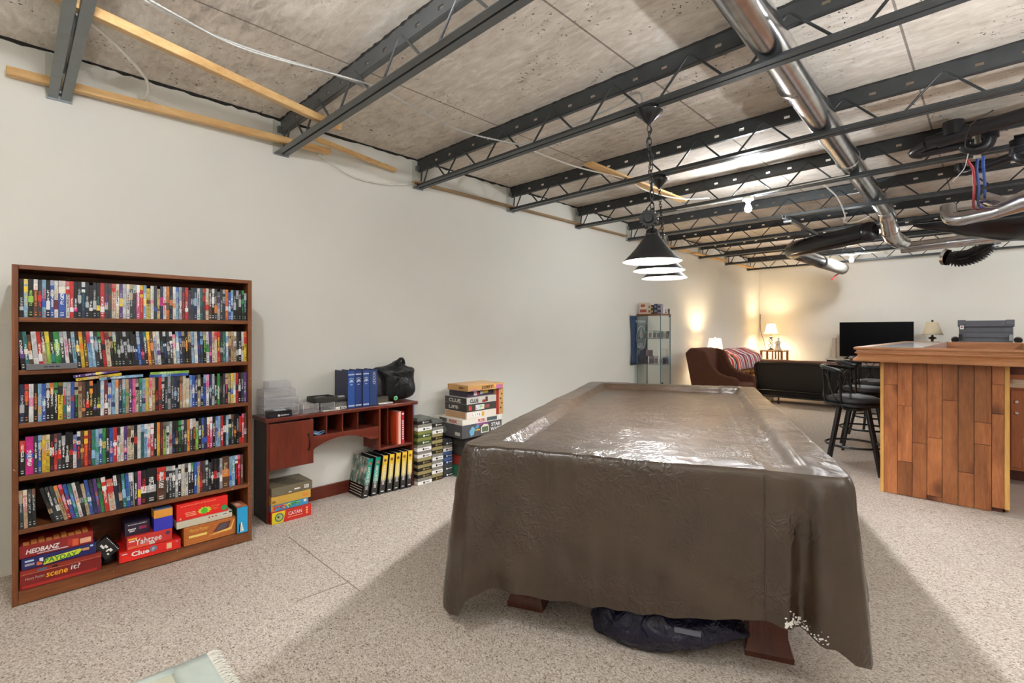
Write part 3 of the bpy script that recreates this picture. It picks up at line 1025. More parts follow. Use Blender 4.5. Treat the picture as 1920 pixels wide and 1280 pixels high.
cable('second blue water tube farther back', [(-0.055, 5.6, 2.83), (-0.06, 5.75, 2.77), (-0.055, 6.3, 2.72), (-0.06, 6.9, 2.70)], 0.011, 'blue_pipe', 'water_tube')
cable('yellow tube lying along the joist in front of the black wrapped trunk', [(-0.72, 6.45, 2.715), (-0.45, 6.45, 2.72), (-0.2, 6.44, 2.725), (0.1, 6.44, 2.725)], 0.014, 'yellow', 'gas_tube')
cable('thin pale wire hanging in front of the drain trap', [(-0.12, 5.0, 2.76), (-0.14, 5.02, 2.64), (-0.16, 5.03, 2.57), (-0.22, 5.05, 2.50)], 0.003, 'cablewhite', 'loose_wire')
cable('thin black wire curving down from the joist to the drain pipe', [(0.0, 4.2, 2.70), (-0.1, 4.5, 2.74), (-0.14, 4.75, 2.72), (-0.145, 4.85, 2.69)], 0.004, 'black', 'loose_wire')

# ---------------------------------------------------------------- bookcase
BX = -3.42
bc = thing('bookcase', 'tall brown wooden bookcase packed with disc cases against the white wall', 'bookcase', (-3.57, 0.545, 0))
B0, B1, BB = 0.0, 1.088, -3.715
box_part('side_panel', M['shelfwood_v'], bc, BB, BX, B0, B0 + 0.024, 0, 1.679, 0.003)
box_part('side_panel', M['shelfwood_v'], bc, BB, BX, B1 - 0.024, B1, 0, 1.679, 0.003)
box_part('top_board', M['shelfwood'], bc, BB, BX, B0 + .024, B1 - .024, 1.657, 1.679, 0.003)
SZ = [1.420, 1.158, 0.896, 0.635, 0.373]
for z in SZ:
    box_part('shelf', M['shelfwood'], bc, BB, BX, B0 + .024, B1 - .024, z - 0.024, z, 0.003)
box_part('shelf', M['shelfwood'], bc, BB, BX - 0.018, B0 + .024, B1 - .024, 0.05, 0.072, 0.002)
box_part('kick_board', M['shelfwood'], bc, BX - 0.018, BX, B0 + .024, B1 - .024, 0.004, 0.072, 0.002)
box_part('back_panel', M['shelfwood'], bc, BB - 0.006, BB, B0, B1, 0.0, 1.679, 0)

COLS = {'k': (24, 24, 27), 'd': (58, 62, 66), 's': (176, 180, 184), 'w': (228, 228, 228), 'c': (224, 212, 188), 'r': (206, 44, 42),
        'm': (112, 34, 40), 'o': (224, 126, 48), 'y': (230, 200, 56), 'g': (52, 150, 70), 'l': (156, 200, 84), 't': (48, 122, 120),
        'a': (140, 182, 214), 'b': (52, 92, 184), 'n': (34, 48, 84), 'p': (228, 104, 160), 'f': (214, 34, 140), 'v': (98, 60, 132),
        'u': (98, 66, 46), 'e': (188, 164, 128)}
NAMES = {'k': 'black', 'd': 'charcoal', 's': 'silver', 'w': 'white', 'c': 'cream', 'r': 'red', 'm': 'maroon', 'o': 'orange', 'y': 'yellow',
         'g': 'green', 'l': 'lime', 't': 'teal', 'a': 'pale blue', 'b': 'blue', 'n': 'navy', 'p': 'pink', 'f': 'magenta', 'v': 'purple', 'u': 'brown', 'e': 'tan'}
TENS = {20: 'twenty', 30: 'thirty', 40: 'forty', 50: 'fifty', 60: 'sixty', 70: 'seventy'}
UNIT = ['', 'first', 'second', 'third', 'fourth', 'fifth', 'sixth', 'seventh', 'eighth', 'ninth', 'tenth', 'eleventh', 'twelfth', 'thirteenth',
        'fourteenth', 'fifteenth', 'sixteenth', 'seventeenth', 'eighteenth', 'nineteenth']


def ordinal(n):
    if n < 20:
        return UNIT[n]
    t, u = n // 10 * 10, n % 10
    return TENS[t][:-1] + 'ieth' if u == 0 else TENS[t] + '-' + UNIT[u]


ROWS = [
    ('top shelf', "ks ay kll1.3 uow dr arb kw bws wem bwc1.9 wmr rw kwf ks ntw ks kw ks kty rw1.2 dvs dum cr1.1 ckw vsy ws wkc dse dks pw roy awy yu1.2 wep dnb eyu nkf wru ou kto weo asb swd mrk rw1.1 dvk dns nsa wks td dmr cr1.1 uwk kw deo svd dsn dns orw bwa awn ks kds ks kg kas"),
    ('second shelf', "kwv1.1 twc uow ws1.3 rw ewk ly1.1 kwt gwl1.5 dws wfs kwm ats kwy yo uyk abr aw das kwg rk cm1.2 kue kls kss kss kss kss kds kbw bas nrp kwt oy ueo sbc wv1.1 ktu kbw ds dw cwp aw1.1 nsb kue kyr kue asn ws1.2 nbm dba kle wvg vp1.1 cve cer ryk dgs tsn awc uoe eue ekw dks kw weu ykr"),
    ('third shelf', "ns1.2 kor wsp1.2 kou ase bwa kws kwo kwg yk1.25 trs snw bvr kge eum ueo kwr kyo kwv kly wa1.1 mw wb an1.1 weo nsu tas eg vwk pfm ck twg arn ye1.1 wrp eyu kru rkd kws dsn snd dsn nsa kwd eru ce1.1 cew aeb bws nwk ck kwb bna wvp nss sad kwt gwe kud dsk kpe eln yab cw rkd kws dsn vsk1.2"),
    ('fourth shelf', "kwr1.4 fwb2.1 dwk bya yoe ykc krw rsd dwr kws kws kur wrb nrw uoy roy mrk tga1.1 agt bws gty kwd bsp rw1.2 wk we vwp cu1.1 ck kur ws1.1 tna abw wrp rw1.1 kwm yo mrk lkd wk srk kbn kue kg ks dse oyr dsw kos lgs1.1 kwa byn nkb rc1.1 pw kwu avb ase rwp kuw aws1.1 kgc dsu ko ksd ruk rwp ums"),
    ('fifth shelf', "dse epc ksd ksu _ kue dwk dsw euo rwp brw tab wrc kds esg baw nvk vob gdk rw1.3 cr1.9 nkw kue ta1.1 bta nsw sna cs1.2 kwd pby krw1.7 kws3.0 uwr3.0 ks ds dw sw kw cs1.2 wk1.1 kw kwg bwk eyb mr dus ds dsk kw kmr kns sdw ueo2.6 ab awt1.3 krw rp usm"),
]
CASES = {}


def case_mesh(w, d, h):
    key = (round(w, 4), round(d, 3), round(h, 3))
    if key not in CASES:
        mb = MB().box(-d, 0, -w / 2, w / 2, 0, h)
        # face 3 of the box looks towards +x: the spine
        me = bpy.data.meshes.new('disc_case')
        me.from_pydata(mb.v, [], mb.f)
        me.materials.append(M['blackplastic']); me.materials.append(M['spine'])
        for p in me.polygons:
            p.material_index = 1 if p.normal.x > 0.9 else 0
        CASES[key] = me
    return CASES[key]


def disc(w, h, loc, rx, code, label, group, d=0.135):
    o = bpy.data.objects.new('disc_case', case_mesh(w, d, h))
    col.objects.link(o)
    o.location = loc
    o.rotation_euler = (rx, 0, 0)
    c = [COLS[x] for x in code]
    while len(c) < 3:
        c.append(c[1])
    for n, q in zip(('paper', 'ink', 'art'), c):
        o[n] = [lin(x / 255) for x in q]
    tag(o, label, 'disc case', group)
    return o


rn = random.Random(4)
for (row, spec), z in zip(ROWS, SZ):
    toks = spec.split()
    items = []
    for t in toks:
        code = ''.join(ch for ch in t if ch.isalpha() or ch == '_')
        wf = t[len(code):]
        items.append((code, float(wf) if wf else 1.0))
    gapw = 1.6
    tot = sum(gapw if c == '_' else w for c, w in items)
    lean_extra = 0.0 if row != 'fifth shelf' else 0.02
    y0, y1 = B0 + 0.027, B1 - 0.030
    unit = (y1 - y0 - lean_extra) / tot
    n = sum(1 for c, w in items if c != '_')
    y = y0
    i = 0
    for c, wf in items:
        if c == '_':
            y += unit * gapw
            continue
        w = unit * wf
        i += 1
        k = n - i + 1
        h = 0.190 if rn.random() > 0.06 else 0.174
        if wf > 2.5: h = 0.194
        h += rn.uniform(-0.0012, 0.0012)
        rx = 0.0
        x = BX - 0.006 - rn.random() * 0.007
        if row == 'second shelf':
            f = max(0.0, min(1.0, (62 - i) / 30.0))
            rx = radians(4.6) * f
        if row == 'fifth shelf':
            rx = radians(1.2) if i <= 4 else (radians(15 - (i - 5) * 0.62) if i <= 27 and wf < 2.5 else 0.0)
            if rx < 0: rx = 0
            if i in (10, 11): x += 0.010
        if row in ('top shelf', 'third shelf', 'fourth shelf'):
            rx = 0.0
        shift = sin(rx) * h * 0.5 * (1.0 if row == 'second shelf' else 0.0)
        lab = '%s disc case with %s lettering, %s from the desk end of the %s' % (NAMES[c[0]], NAMES[c[1]], ordinal(k), row)
        yc = y + w / 2
        lift = abs(sin(rx)) * w * 0.9 / 2
        if row == 'fifth shelf' and rx > radians(2):
            yc += 0.030
        disc(w * 0.95, h, (x, yc + sin(rx) * h * (0.45 if row == 'second shelf' else 0.1), z + lift + 0.0005), rx, c, lab, 'disc cases on the ' + row)
        y += w

# cases lying flat on the third row
tz = 0.896 + 0.1905
for lab, code, y, z, rx in (
        ('purple and white disc case lying tilted on top of the third row', 'vwy', 0.225, tz + 0.020, 6.5),
        ('yellow and purple disc case lying tilted under the purple and white one', 'yve', 0.235, tz + 0.003, 5.5),
        ('pale blue disc case lying nearly flat on the third row of cases', 'awn', 0.330, tz + 0.001, 2.0),
        ('lime green disc case lying flat above a blue one on the third row', 'lwl', 0.552, tz + 0.0165, 0.0),
        ('blue disc case lying flat beneath the lime green one', 'bna', 0.548, tz + 0.0012, 0.0)):
    w, h = 0.0145, 0.19
    o = disc(w, h, (BX - 0.004, y, z + w / 2), radians(rx) - pi / 2, code, lab, 'disc cases lying flat')

g = thing('flat_box', 'slim grey flat box standing on edge before the second shelf cases', 'box', (BX + 0.01, 0.143, 1.158))
MB().box(BX - 0.02, BX + 0.022, 0.05, 0.238, 1.1585, 1.186).build('body', paint(104, 104, 108), g, bevel=0.002)
for i in range(12):
    if i in (3, 8): continue
    panel(g, M['black'], BX + 0.022, 0.113 + i * 0.005, 0.1165 + i * 0.005, 1.170, 1.1745, 'small_print')


# ---------------------------------------------------------------- board games
def game(label, y0, y1, z0, z1, xf, depth, color, group=None, lip=0.35, name='board_game', base=None, rotz=0.0, cat='board game'):
    g = thing(name, label, cat, (xf - depth / 2, (y0 + y1) / 2, z0), group)
    h = z1 - z0
    zl = z0 + h * lip if base else z0
    if base:
        MB().box(xf - depth + .003, xf - .003, y0 + .003, y1 - .003, z0 + .0004, zl + 0.01).build('tray', base, g, bevel=0.001)
    MB().box(xf - depth, xf, y0, y1, zl + (0 if base else .0004), z1).build('lid', color, g, bevel=0.0015)
    if rotz:
        g.rotation_euler = (0, 0, rotz)
    return g


GB = 'board games on the bottom shelf of the bookcase'
zb = 0.0725
g = game('dark red tin quiz game at the bottom of the stack of three', 0.028, 0.338, zb, 0.168, BX + 0.004, 0.25, paint(128, 24, 24), GB)
x = BX + 0.004
panel(g, paint(150, 44, 32), x, 0.03, 0.336, 0.150, 0.164, 'rim_band', 0.003)
panel(g, paint(220, 120, 90), x, 0.031, 0.335, 0.146, 0.148, 'rim_line', 0.004)
panel(g, paint(84, 110, 140), x, 0.09, 0.125, 0.1515, 0.162, t=0.0038)
panel(g, paint(40, 20, 22), x, 0.145, 0.165, 0.1515, 0.162, t=0.0038)
panel(g, paint(176, 40, 34), x, 0.036, 0.32, 0.078, 0.092)
text('Harry Potter', g, paint(196, 184, 172), (x, 0.083, 0.121), RY, UZ, width=0.07, height=0.018, shear=0.1, thick=0.0012)
text('scene', g, paint(236, 170, 32), (x, 0.163, 0.119), RY, UZ, width=0.082, height=0.021, bold=0.02, shear=0.15, thick=0.0014)
text('it?', g, M['white'], (x, 0.234, 0.128), RY, UZ, width=0.038, height=0.026, bold=0.01, shear=0.1, thick=0.0014)
g = game('blue money board game between the two red boxes of the stack', 0.034, 0.316, 0.1685, 0.2245, BX, 0.24, paint(34, 34, 98), GB)
x = BX
pm = MB().prism([(0.112, 0.1735), (0.118, 0.202), (0.25, 0.212), (0.262, 0.206), (0.245, 0.186)], 'yz', x, x + 0.001).build('logo_field', paint(206, 220, 60), g)
text('PAYDAY', g, paint(32, 132, 52), (x, 0.178, 0.1925), RY, UZ, width=0.122, height=0.022, bold=0.02, thick=0.0018)
panel(g, paint(196, 222, 240), x, 0.046, 0.078, 0.205, 0.213)
panel(g, paint(220, 100, 50), x, 0.088, 0.108, 0.178, 0.196)
panel(g, paint(226, 226, 236), x, 0.098, 0.112, 0.192, 0.212)
panel(g, paint(214, 150, 110), x, 0.262, 0.288, 0.196, 0.209)
panel(g, paint(170, 210, 236), x, 0.292, 0.304, 0.209, 0.218)
for i in range(3):
    panel(g, M['white'], x, 0.046, 0.08, 0.186 + i * .004, 0.1875 + i * .004, 'small_print')
g = game('red guessing game box on top of the stack of three', 0.026, 0.304, 0.225, 0.287, BX - 0.004, 0.22, paint(138, 26, 28), GB)
x = BX - 0.004
text('HEDBANZ', g, paint(232, 226, 226), (x, 0.112, 0.255), RY, (0, 0.03, 1), width=0.125, height=0.023, bold=0.03, shear=0.2, thick=0.0014)
panel(g, paint(210, 90, 48), x, 0.222, 0.246, 0.232, 0.268)
panel(g, paint(226, 172, 140), x, 0.252, 0.296, 0.236, 0.262)
panel(g, paint(168, 40, 36), x, 0.205, 0.22, 0.24, 0.272)
panel(g, paint(210, 200, 200), x, 0.09, 0.205, 0.234, 0.2385, 'small_print')
mb = MB()
for i in range(9):
    a = 0.04 + i * 0.028
    mb.box(x - 0.06 - (i % 3) * 0.02, x - 0.006, a, a + 0.022, 0.2868, 0.2876)
mb.build('lid_print', paint(214, 140, 74), g)
# black case leaning between the stacks
g = thing('card_game', 'black card game box leaning on its corner between the two stacks', 'board game', (BX - 0.03, 0.366, zb), GB)
R = Matrix.Translation((BX - 0.062, 0.364, 0.168)) @ Matrix.Rotation(radians(34), 4, 'X') @ Matrix.Rotation(radians(-10), 4, 'Y')
MB(R).box(-0.05, 0.05, -0.036, 0.036, -0.048, 0.048).build('box_body', M['blackplastic'], g, bevel=0.002)
mb = MB(R)
for (a, b, c0, d0) in ((-0.012, -0.002, 0.006, 0.03), (0.000, 0.010, -0.002, 0.016), (-0.010, 0.006, -0.018, -0.010), (0.002, 0.014, -0.030, -0.014), (-0.016, -0.008, -0.036, -0.026)):
    mb.box(0.0495, 0.0508, a, b, c0, d0)
mb.build('small_print', M['white'], g)
mb = MB(R)
for i in range(9):
    mb.box(0.0495, 0.0508, 0.031, 0.034, -0.044 + i * .010, -0.039 + i * .010)
mb.build('small_print', M['white'], g)
mb = MB(R)
for i in range(9):
    mb.box(0.02 - i * .006, 0.024 - i * .006, -0.03 + i * .003, -0.022 + i * .003, 0.0475, 0.0486)
mb.build('small_print', M['white'], g)
p_ = thing('pouch', 'black cloth pouch slumped under the leaning black card game', 'pouch', (BX - .1, 0.368, zb), GB)
MB().grid(lambda u, v: (BX - 0.11 + 0.085 * sin(pi * v) * cos(2 * pi * u), 0.371 + 0.036 * sin(pi * v) ** 0.6 * sin(2 * pi * u), max(zb + .0005, zb + 0.030 - 0.034 * cos(pi * v) + 0.006 * noise.noise(Vector((u * 6, v * 6, 1))))), 20, 10, closeu=True).build('cloth', M['blackcloth'], p_, smooth=True)
# red pair
g = game('bright red junior mystery game lying under the dice game box', 0.413, 0.697, zb + 0.0045, 0.134, BX + 0.006, 0.24, paint(224, 34, 28), GB)
x = BX + 0.006
text('Clue', g, M['white'], (x, 0.506, 0.112), RY, (0, 0.0, 1), width=0.082, height=0.026, bold=0.035, thick=0.0014)
pm = MB().lathe([(0.017, 0), (0.017, 0.001)], (x, 0.566, 0.115), 24, axis='x').build('badge', paint(120, 128, 150), g)
text('Jr', g, M['white'], (x, 0.566, 0.115), RY, UZ, height=0.018, bold=0.02, thick=0.002)
panel(g, paint(238, 196, 150), x, 0.628, 0.652, 0.092, 0.124)
panel(g, M['white'], x, 0.424, 0.448, 0.119, 0.124)
panel(g, paint(226, 130, 150), x, 0.672, 0.684, 0.118, 0.127)
g = game('coral red dice game box above the junior mystery game', 0.447, 0.657, 0.1345, 0.2035, BX - 0.004, 0.2, paint(206, 52, 46), GB)
x = BX - 0.004
text('Yahtzee', g, M['white'], (x, 0.545, 0.171), RY, (0, 0.0, 1), width=0.122, height=0.034, bold=0.012, shear=0.08, thick=0.0014)
panel(g, M['yellow'], x, 0.452, 0.492, 0.189, 0.196)
panel(g, paint(240, 220, 224), x, 0.456, 0.483, 0.176, 0.183)
panel(g, paint(226, 104, 70), x, 0.452, 0.56, 0.138, 0.152)
for a in (0.548, 0.562):
    panel(g, M['offwhite'], x, a, a + 0.013, 0.14, 0.153, t=0.0012)
pm = MB().lathe([(0.011, 0), (0.011, 0.001)], (x, 0.636, 0.182), 16, axis='x').build('printed_panel', paint(84, 40, 84), g)
g = game('small black and purple party game box on the dice game', 0.441, 0.555, 0.2042, 0.2755, BX - 0.03, 0.14, paint(44, 32, 58), GB)
x = BX - 0.03
panel(g, paint(150, 34, 80), x, 0.505, 0.54, 0.232, 0.248)
for a, b, c0, d0 in ((0.456, 0.498, 0.236, 0.243), (0.462, 0.49, 0.225, 0.233)):
    for q in range(int((b - a) / 0.006)):
        panel(g, M['white'], x, a + q * .006, a + q * .006 + .0045, c0, d0, 'small_print')
for q in range(14):
    panel(g, M['white'], x, 0.455 + q * .0062, 0.4585 + q * .0062, 0.262, 0.266, 'small_print')
g = thing('card_box', 'upright box with orange band over blue beside the party game', 'box', (BX - .04, 0.615, 0.204), GB)
MB().box(BX - 0.09, BX - 0.004, 0.570, 0.660, 0.2042, 0.277).build('blue_base', paint(54, 54, 186), g, bevel=0.001)
MB().box(BX - 0.0895, BX - 0.0045, 0.5705, 0.6595, 0.277, 0.322).build('orange_lid', paint(232, 158, 60), g, bevel=0.001)
MB().box(BX - 0.085, BX - 0.008, 0.574, 0.656, 0.3215, 0.3226).build('lid_print', paint(120, 150, 200), g)
# right-hand stack
g = game('brick patterned orange wizard game box under the white and red boxes', 0.714, 0.99, zb + 0.004, 0.184, BX + 0.006, 0.25, paint(190, 112, 48), GB)
x = BX + 0.006
for r in range(6):
    panel(g, paint(150, 78, 30), x, 0.714, 0.99, 0.088 + r * 0.017, 0.0893 + r * 0.017, 'brick_line', 0.0006)
    for q in range(6):
        a = 0.722 + q * 0.046 + (0.023 if r % 2 else 0)
        panel(g, paint(150, 78, 30), x, a, a + 0.0016, 0.0885 + r * 0.017, 0.105 + r * 0.017, 'brick_line', 0.0006)
text('Harry Potter', g, paint(240, 190, 90), (x, 0.792, 0.158), RY, UZ, width=0.1, height=0.026, shear=0.1, thick=0.0016)
panel(g, paint(240, 214, 120), x, 0.738, 0.832, 0.118, 0.131, t=0.001)
MB().prism([(0.862, 0.118), (0.90, 0.165), (0.962, 0.166), (0.948, 0.122)], 'yz', x, x + 0.001).build('printed_panel', paint(104, 52, 46), g)
MB().prism([(0.88, 0.124), (0.908, 0.158), (0.95, 0.16), (0.938, 0.127)], 'yz', x, x + 0.0014).build('printed_panel', paint(92, 84, 92), g)
MB().prism([(0.835, 0.104), (0.962, 0.126), (0.978, 0.17), (0.984, 0.168), (0.966, 0.11)], 'yz', x, x + 0.0009).build('printed_panel', paint(238, 200, 110), g)
g = game('slim cream game box between the red box and the brick patterned box', 0.678, 0.972, 0.186, 0.226, BX, 0.25, paint(206, 200, 178), GB)
x = BX
panel(g, M['white'], x, 0.914, 0.948, 0.205, 0.222)
for i in range(9):
    panel(g, M['black'], x, 0.917 + i * 0.0032, 0.9185 + i * 0.0032, 0.209, 0.219, 'barcode', 0.0012)
panel(g, M['black'], x, 0.955, 0.97, 0.216, 0.224)
for i in range(3):
    panel(g, paint(150, 30, 30), x, 0.842 + i * 0.018, 0.85 + i * 0.018, 0.212, 0.219)
g = game('bright red party game box with a green splash on top of the stack', 0.680, 0.950, 0.2265, 0.325, BX - 0.01, 0.24, paint(226, 30, 24), GB)
x = BX - 0.01
st = []
for i in range(22):
    a = 2 * pi * i / 22
    rr_ = 1.0 if i % 2 else 0.72
    st.append((0.824 + 0.040 * rr_ * cos(a), 0.262 + 0.022 * rr_ * sin(a)))
MB().prism(st, 'yz', x, x + 0.0008).build('splash', paint(206, 224, 60), g)
MB().lathe([(0.018, 0), (0.018, 0.0012)], (x, 0.822, 0.260), 18, axis='x').build('printed_panel', paint(90, 190, 50), g)
MB().lathe([(0.016, 0), (0.016, 0.001)], (x, 0.93, 0.252), 20, axis='x').build('badge', paint(40, 160, 84), g)
text('PICTURE', g, paint(240, 160, 70), (x, 0.884, 0.276), RY, UZ, width=0.044, height=0.009, bold=0.01, thick=0.0012)
text('PARTY', g, paint(240, 160, 70), (x, 0.884, 0.260), RY, UZ, width=0.028, height=0.009, bold=0.01, thick=0.0012)
for i in range(3):
    panel(g, paint(246, 200, 150), x, 0.722 + i * .003, 0.775 + i * .003, 0.266 - i * 0.010, 0.2695 - i * 0.010, 'small_print')
panel(g, paint(246, 180, 130), x, 0.695, 0.703, 0.233, 0.245)
for i in range(11):
    panel(g, paint(246, 176, 120), x, 0.70 + i * 0.017, 0.713 + i * 0.017, 0.3085 + (i % 3) * .001, 0.3115 + (i % 3) * .001, 'small_print')
g = thing('card_box', 'teal and green box with a white tower picture at the desk end', 'box', (BX, 1.04, zb), GB)
MB().box(BX - 0.12, BX + 0.02, 0.993, 1.058, zb, 0.238).build('box_body', paint(28, 60, 50), g, bevel=0.001)
x = BX + 0.02
panel(g, paint(34, 160, 214), x, 0.995, 1.056, zb + 0.003, 0.236)
MB().prism([(1.003, 0.078), (1.006, 0.13), (1.014, 0.145), (1.03, 0.1)], 'yz', x, x + 0.0012).build('printed_panel', paint(20, 34, 44), g)
MB().prism([(1.012, 0.082), (1.016, 0.142), (1.022, 0.142), (1.033, 0.086)], 'yz', x, x + 0.0016).build('tower_print', M['white'], g)
for i in range(4):
    panel(g, M['black'], x, 1.015 + i * .003, 1.02 + i * .002, 0.09 + i * .012, 0.094 + i * .012, t=0.002)
MB().box(BX - 0.118, BX + 0.018, 0.995, 1.056, 0.2375, 0.2388).build('lid_print', paint(206, 120, 80), g)
MB().box(BX - 0.08, BX - 0.02, 1.005, 1.03, 0.238, 0.2394).build('lid_print', M['offwhite'], g)

# ---------------------------------------------------------------- desk hutch
DX, DB = -3.63, -3.885
dk = thing('desk_hutch', 'low cherry desk hutch with an arched valance standing on the carpet by the wall', 'desk', (-3.76, 1.86, 0))
box_part('top_board', M['cherry_h'], dk, DB, DX + 0.012, 1.236, 2.508, 0.708, 0.737, 0.006)
MB().box(DB, DX - .003, 1.249, 1.265, 0, 0.708).build('side_panel', M['backs_shaded_side'], dk)  # bookcase's shadow put into this panel's dark colour
MB().box(DX - .003, DX, 1.249, 1.265, 0, 0.708).build('edge_strip', M['cherry'], dk)
box_part('side_panel', M['cherry'], dk, DB, DX, 2.455, 2.471, 0, 0.708, 0.002)
# cupboard
box_part('cupboard_side', M['cherry'], dk, DB, DX - 0.018, 1.568, 1.584, 0.367, 0.708, 0.001)
box_part('cupboard_floor', M['cherry_h'], dk, DB, DX - 0.018, 1.265, 1.568, 0.367, 0.383, 0.001)
dr = box_part('door', M['cherry'], dk, DX - 0.018, DX, 1.267, 1.583, 0.366, 0.694, 0.004)
hp = [(DX, 1.541, 0.588), (DX + 0.016, 1.541, 0.583), (DX + 0.024, 1.541, 0.56), (DX + 0.026, 1.541, 0.53), (DX + 0.024, 1.541, 0.50), (DX + 0.016, 1.541, 0.478), (DX, 1.541, 0.473)]
MB().tube(spline(hp, 4), 0.0055, 8).build('handle', M['blackplastic'], dr, smooth=True)
# pigeonholes with arched valance
box_part('pigeonhole_floor', M['cherry_h'], dk, DB, DX - 0.006, 1.584, 2.144, 0.552, 0.566, 0.001)
for y in (1.688, 1.817, 1.947):
    box_part('divider', M['cherry'], dk, DB, DX - 0.012, y - 0.005, y + 0.005, 0.566, 0.708, 0.001)
arch = [(1.584, 0.566), (1.584, 0.462)]
for i in range(17):
    t = i / 16
    y = 1.60 + t * 0.44
    arch.append((y, 0.465 + 0.065 * sin(pi * (0.04 + 0.92 * t)) ** 0.8))
arch += [(2.057, 0.468), (2.128, 0.468), (2.128, 0.566)]
MB().prism(arch, 'yz', DX - 0.022, DX - 0.004).build('arched_valance', M['cherry_h'], dk, bevel=0.001)
box_part('back_panel', M['backs_shaded_side'], dk, DB, DB + 0.006, 1.584, 2.455, 0.552, 0.708, 0)
# book cubby
box_part('cubby_side', M['cherry'], dk, DB, DX, 2.128, 2.146, 0.362, 0.708, 0.002)
box_part('cubby_floor', M['cherry_h'], dk, DB, DX, 2.146, 2.455, 0.362, 0.382, 0.002)
box_part('cubby_divider', M['cherry'], dk, DB, DX - 0.04, 2.235, 2.240, 0.382, 0.708, 0)
box_part('cubby_back', M['backs_shaded_side'], dk, DB, DB + 0.006, 2.146, 2.455, 0.382, 0.552, 0)
box_part('kick_rail', M['cherry_h'], dk, DB, DB + 0.016, 1.265, 2.455, 0.0, 0.10, 0.002)

# books in the cubby
def book(label, y0, y1, z0, z1, x0, x1, cover, cat='book', name='book', group=None):
    b = thing(name, label, cat, ((x0 + x1) / 2, (y0 + y1) / 2, z0), group)
    MB().box(x0, x1, y0, y0 + .002, z0, z1).box(x0, x1, y1 - .002, y1, z0, z1).box(x1 - .002, x1, y0 + .002, y1 - .002, z0, z1).build('cover', cover, b)
    MB().box(x0 + .004, x1 - .002, y0 + .002, y1 - .002, z0 + .004, z1 - .004).build('page_block', M['offwhite'], b)
    return b


BG = 'books standing in the desk cubby'
book('orange-red book standing in the desk cubby', 2.305, 2.322, 0.3825, 0.655, -3.85, DX - 0.012, paint(206, 76, 42), group=BG)
b = book('pale pink book between orange-red and red books', 2.323, 2.347, 0.3825, 0.66, -3.85, DX - 0.010, paint(226, 184, 170), group=BG)
b = book('red book with white marks nearest the desk end panel', 2.352, 2.378, 0.3825, 0.658, -3.85, DX - 0.008, paint(178, 32, 42), group=BG)
for i in range(9):
    panel(b, M['white'], DX - 0.008, 2.358, 2.372, 0.42 + i * 0.019, 0.431 + i * 0.019, 'spine_print')
panel(b, M['white'], DX - 0.008, 2.354, 2.376, 0.632, 0.645, 'spine_print')
pp = thing('folded_paper', 'blue folded papers lying in the first pigeonhole', 'paper', (DX - .06, 1.635, 0.566))
MB().grid(lambda u, v: (DX - 0.12 + v * 0.11, 1.592 + u * 0.088, 0.569 + 0.012 * sin(3 * u + 2 * v) ** 2), 8, 6).build('sheet', paint(120, 160, 206), pp, smooth=True, solid=0.001)
MB().grid(lambda u, v: (DX - 0.10 + v * 0.085, 1.60 + u * 0.082, 0.577 + 0.014 * sin(2.3 * u + 1 + 2 * v) ** 2), 8, 6).build('sheet', paint(146, 182, 220), pp, smooth=True, solid=0.001)

# things on the desk top
ZT = 0.7375
AC = 'clear acrylic boxes on the desk'


def clear_box(label, x0, x1, y0, y1, z0, h):
    b = thing('clear_box', label, 'box', ((x0 + x1) / 2, (y0 + y1) / 2, z0), AC)
    t = 0.0025
    mb = MB()
    mb.box(x0, x1, y0, y1, z0, z0 + t)
    mb.box(x0, x0 + t, y0, y1, z0 + t, z0 + h - .006).box(x1 - t, x1, y0, y1, z0 + t, z0 + h - .006)
    mb.box(x0 + t, x1 - t, y0, y0 + t, z0 + t, z0 + h - .006).box(x0 + t, x1 - t, y1 - t, y1, z0 + t, z0 + h - .006)
    mb.build('tray', M['acrylic'], b)
    MB().box(x0 - .001, x1 + .001, y0 - .001, y1 + .001, z0 + h - 0.0055, z0 + h - .001).build('lid', M['acrylic'], b)
    e = MB()
    for x in (x0, x1):
        for y in (y0, y1):
            e.tube([(x, y, z0 + .002), (x, y, z0 + h - .004)], 0.0013, 5)
    for z in (z0 + .002, z0 + h - .003):
        e.tube([(x0, y0, z), (x1, y0, z), (x1, y1, z), (x0, y1, z)], 0.0011, 5, closed=True)
    e.build('bright_edges', paint(236, 234, 238, 0.25), b, smooth=True)
    return b


clear_box('clear acrylic box at the bottom of the tall stack on the desk', -3.86, -3.70, 1.262, 1.50, ZT, 0.062)
clear_box('clear acrylic box second from the bottom of the tall stack', -3.86, -3.71, 1.262, 1.51, ZT + 0.0625, 0.062)
clear_box('clear acrylic box below the topmost one of the tall stack', -3.86, -3.71, 1.262, 1.49, ZT + 0.125, 0.062)
clear_box('topmost clear acrylic box of the tall stack on the desk', -3.87, -3.75, 1.31, 1.46, ZT + 0.1875, 0.058)
clear_box('clear acrylic box standing alone beside the tall stack', -3.80, -3.655, 1.515, 1.63, ZT, 0.068)
clear_box('clear acrylic box under the black shell case', -3.80, -3.665, 1.655, 1.765, ZT, 0.062)
CB = 'trading card boxes on the desk'


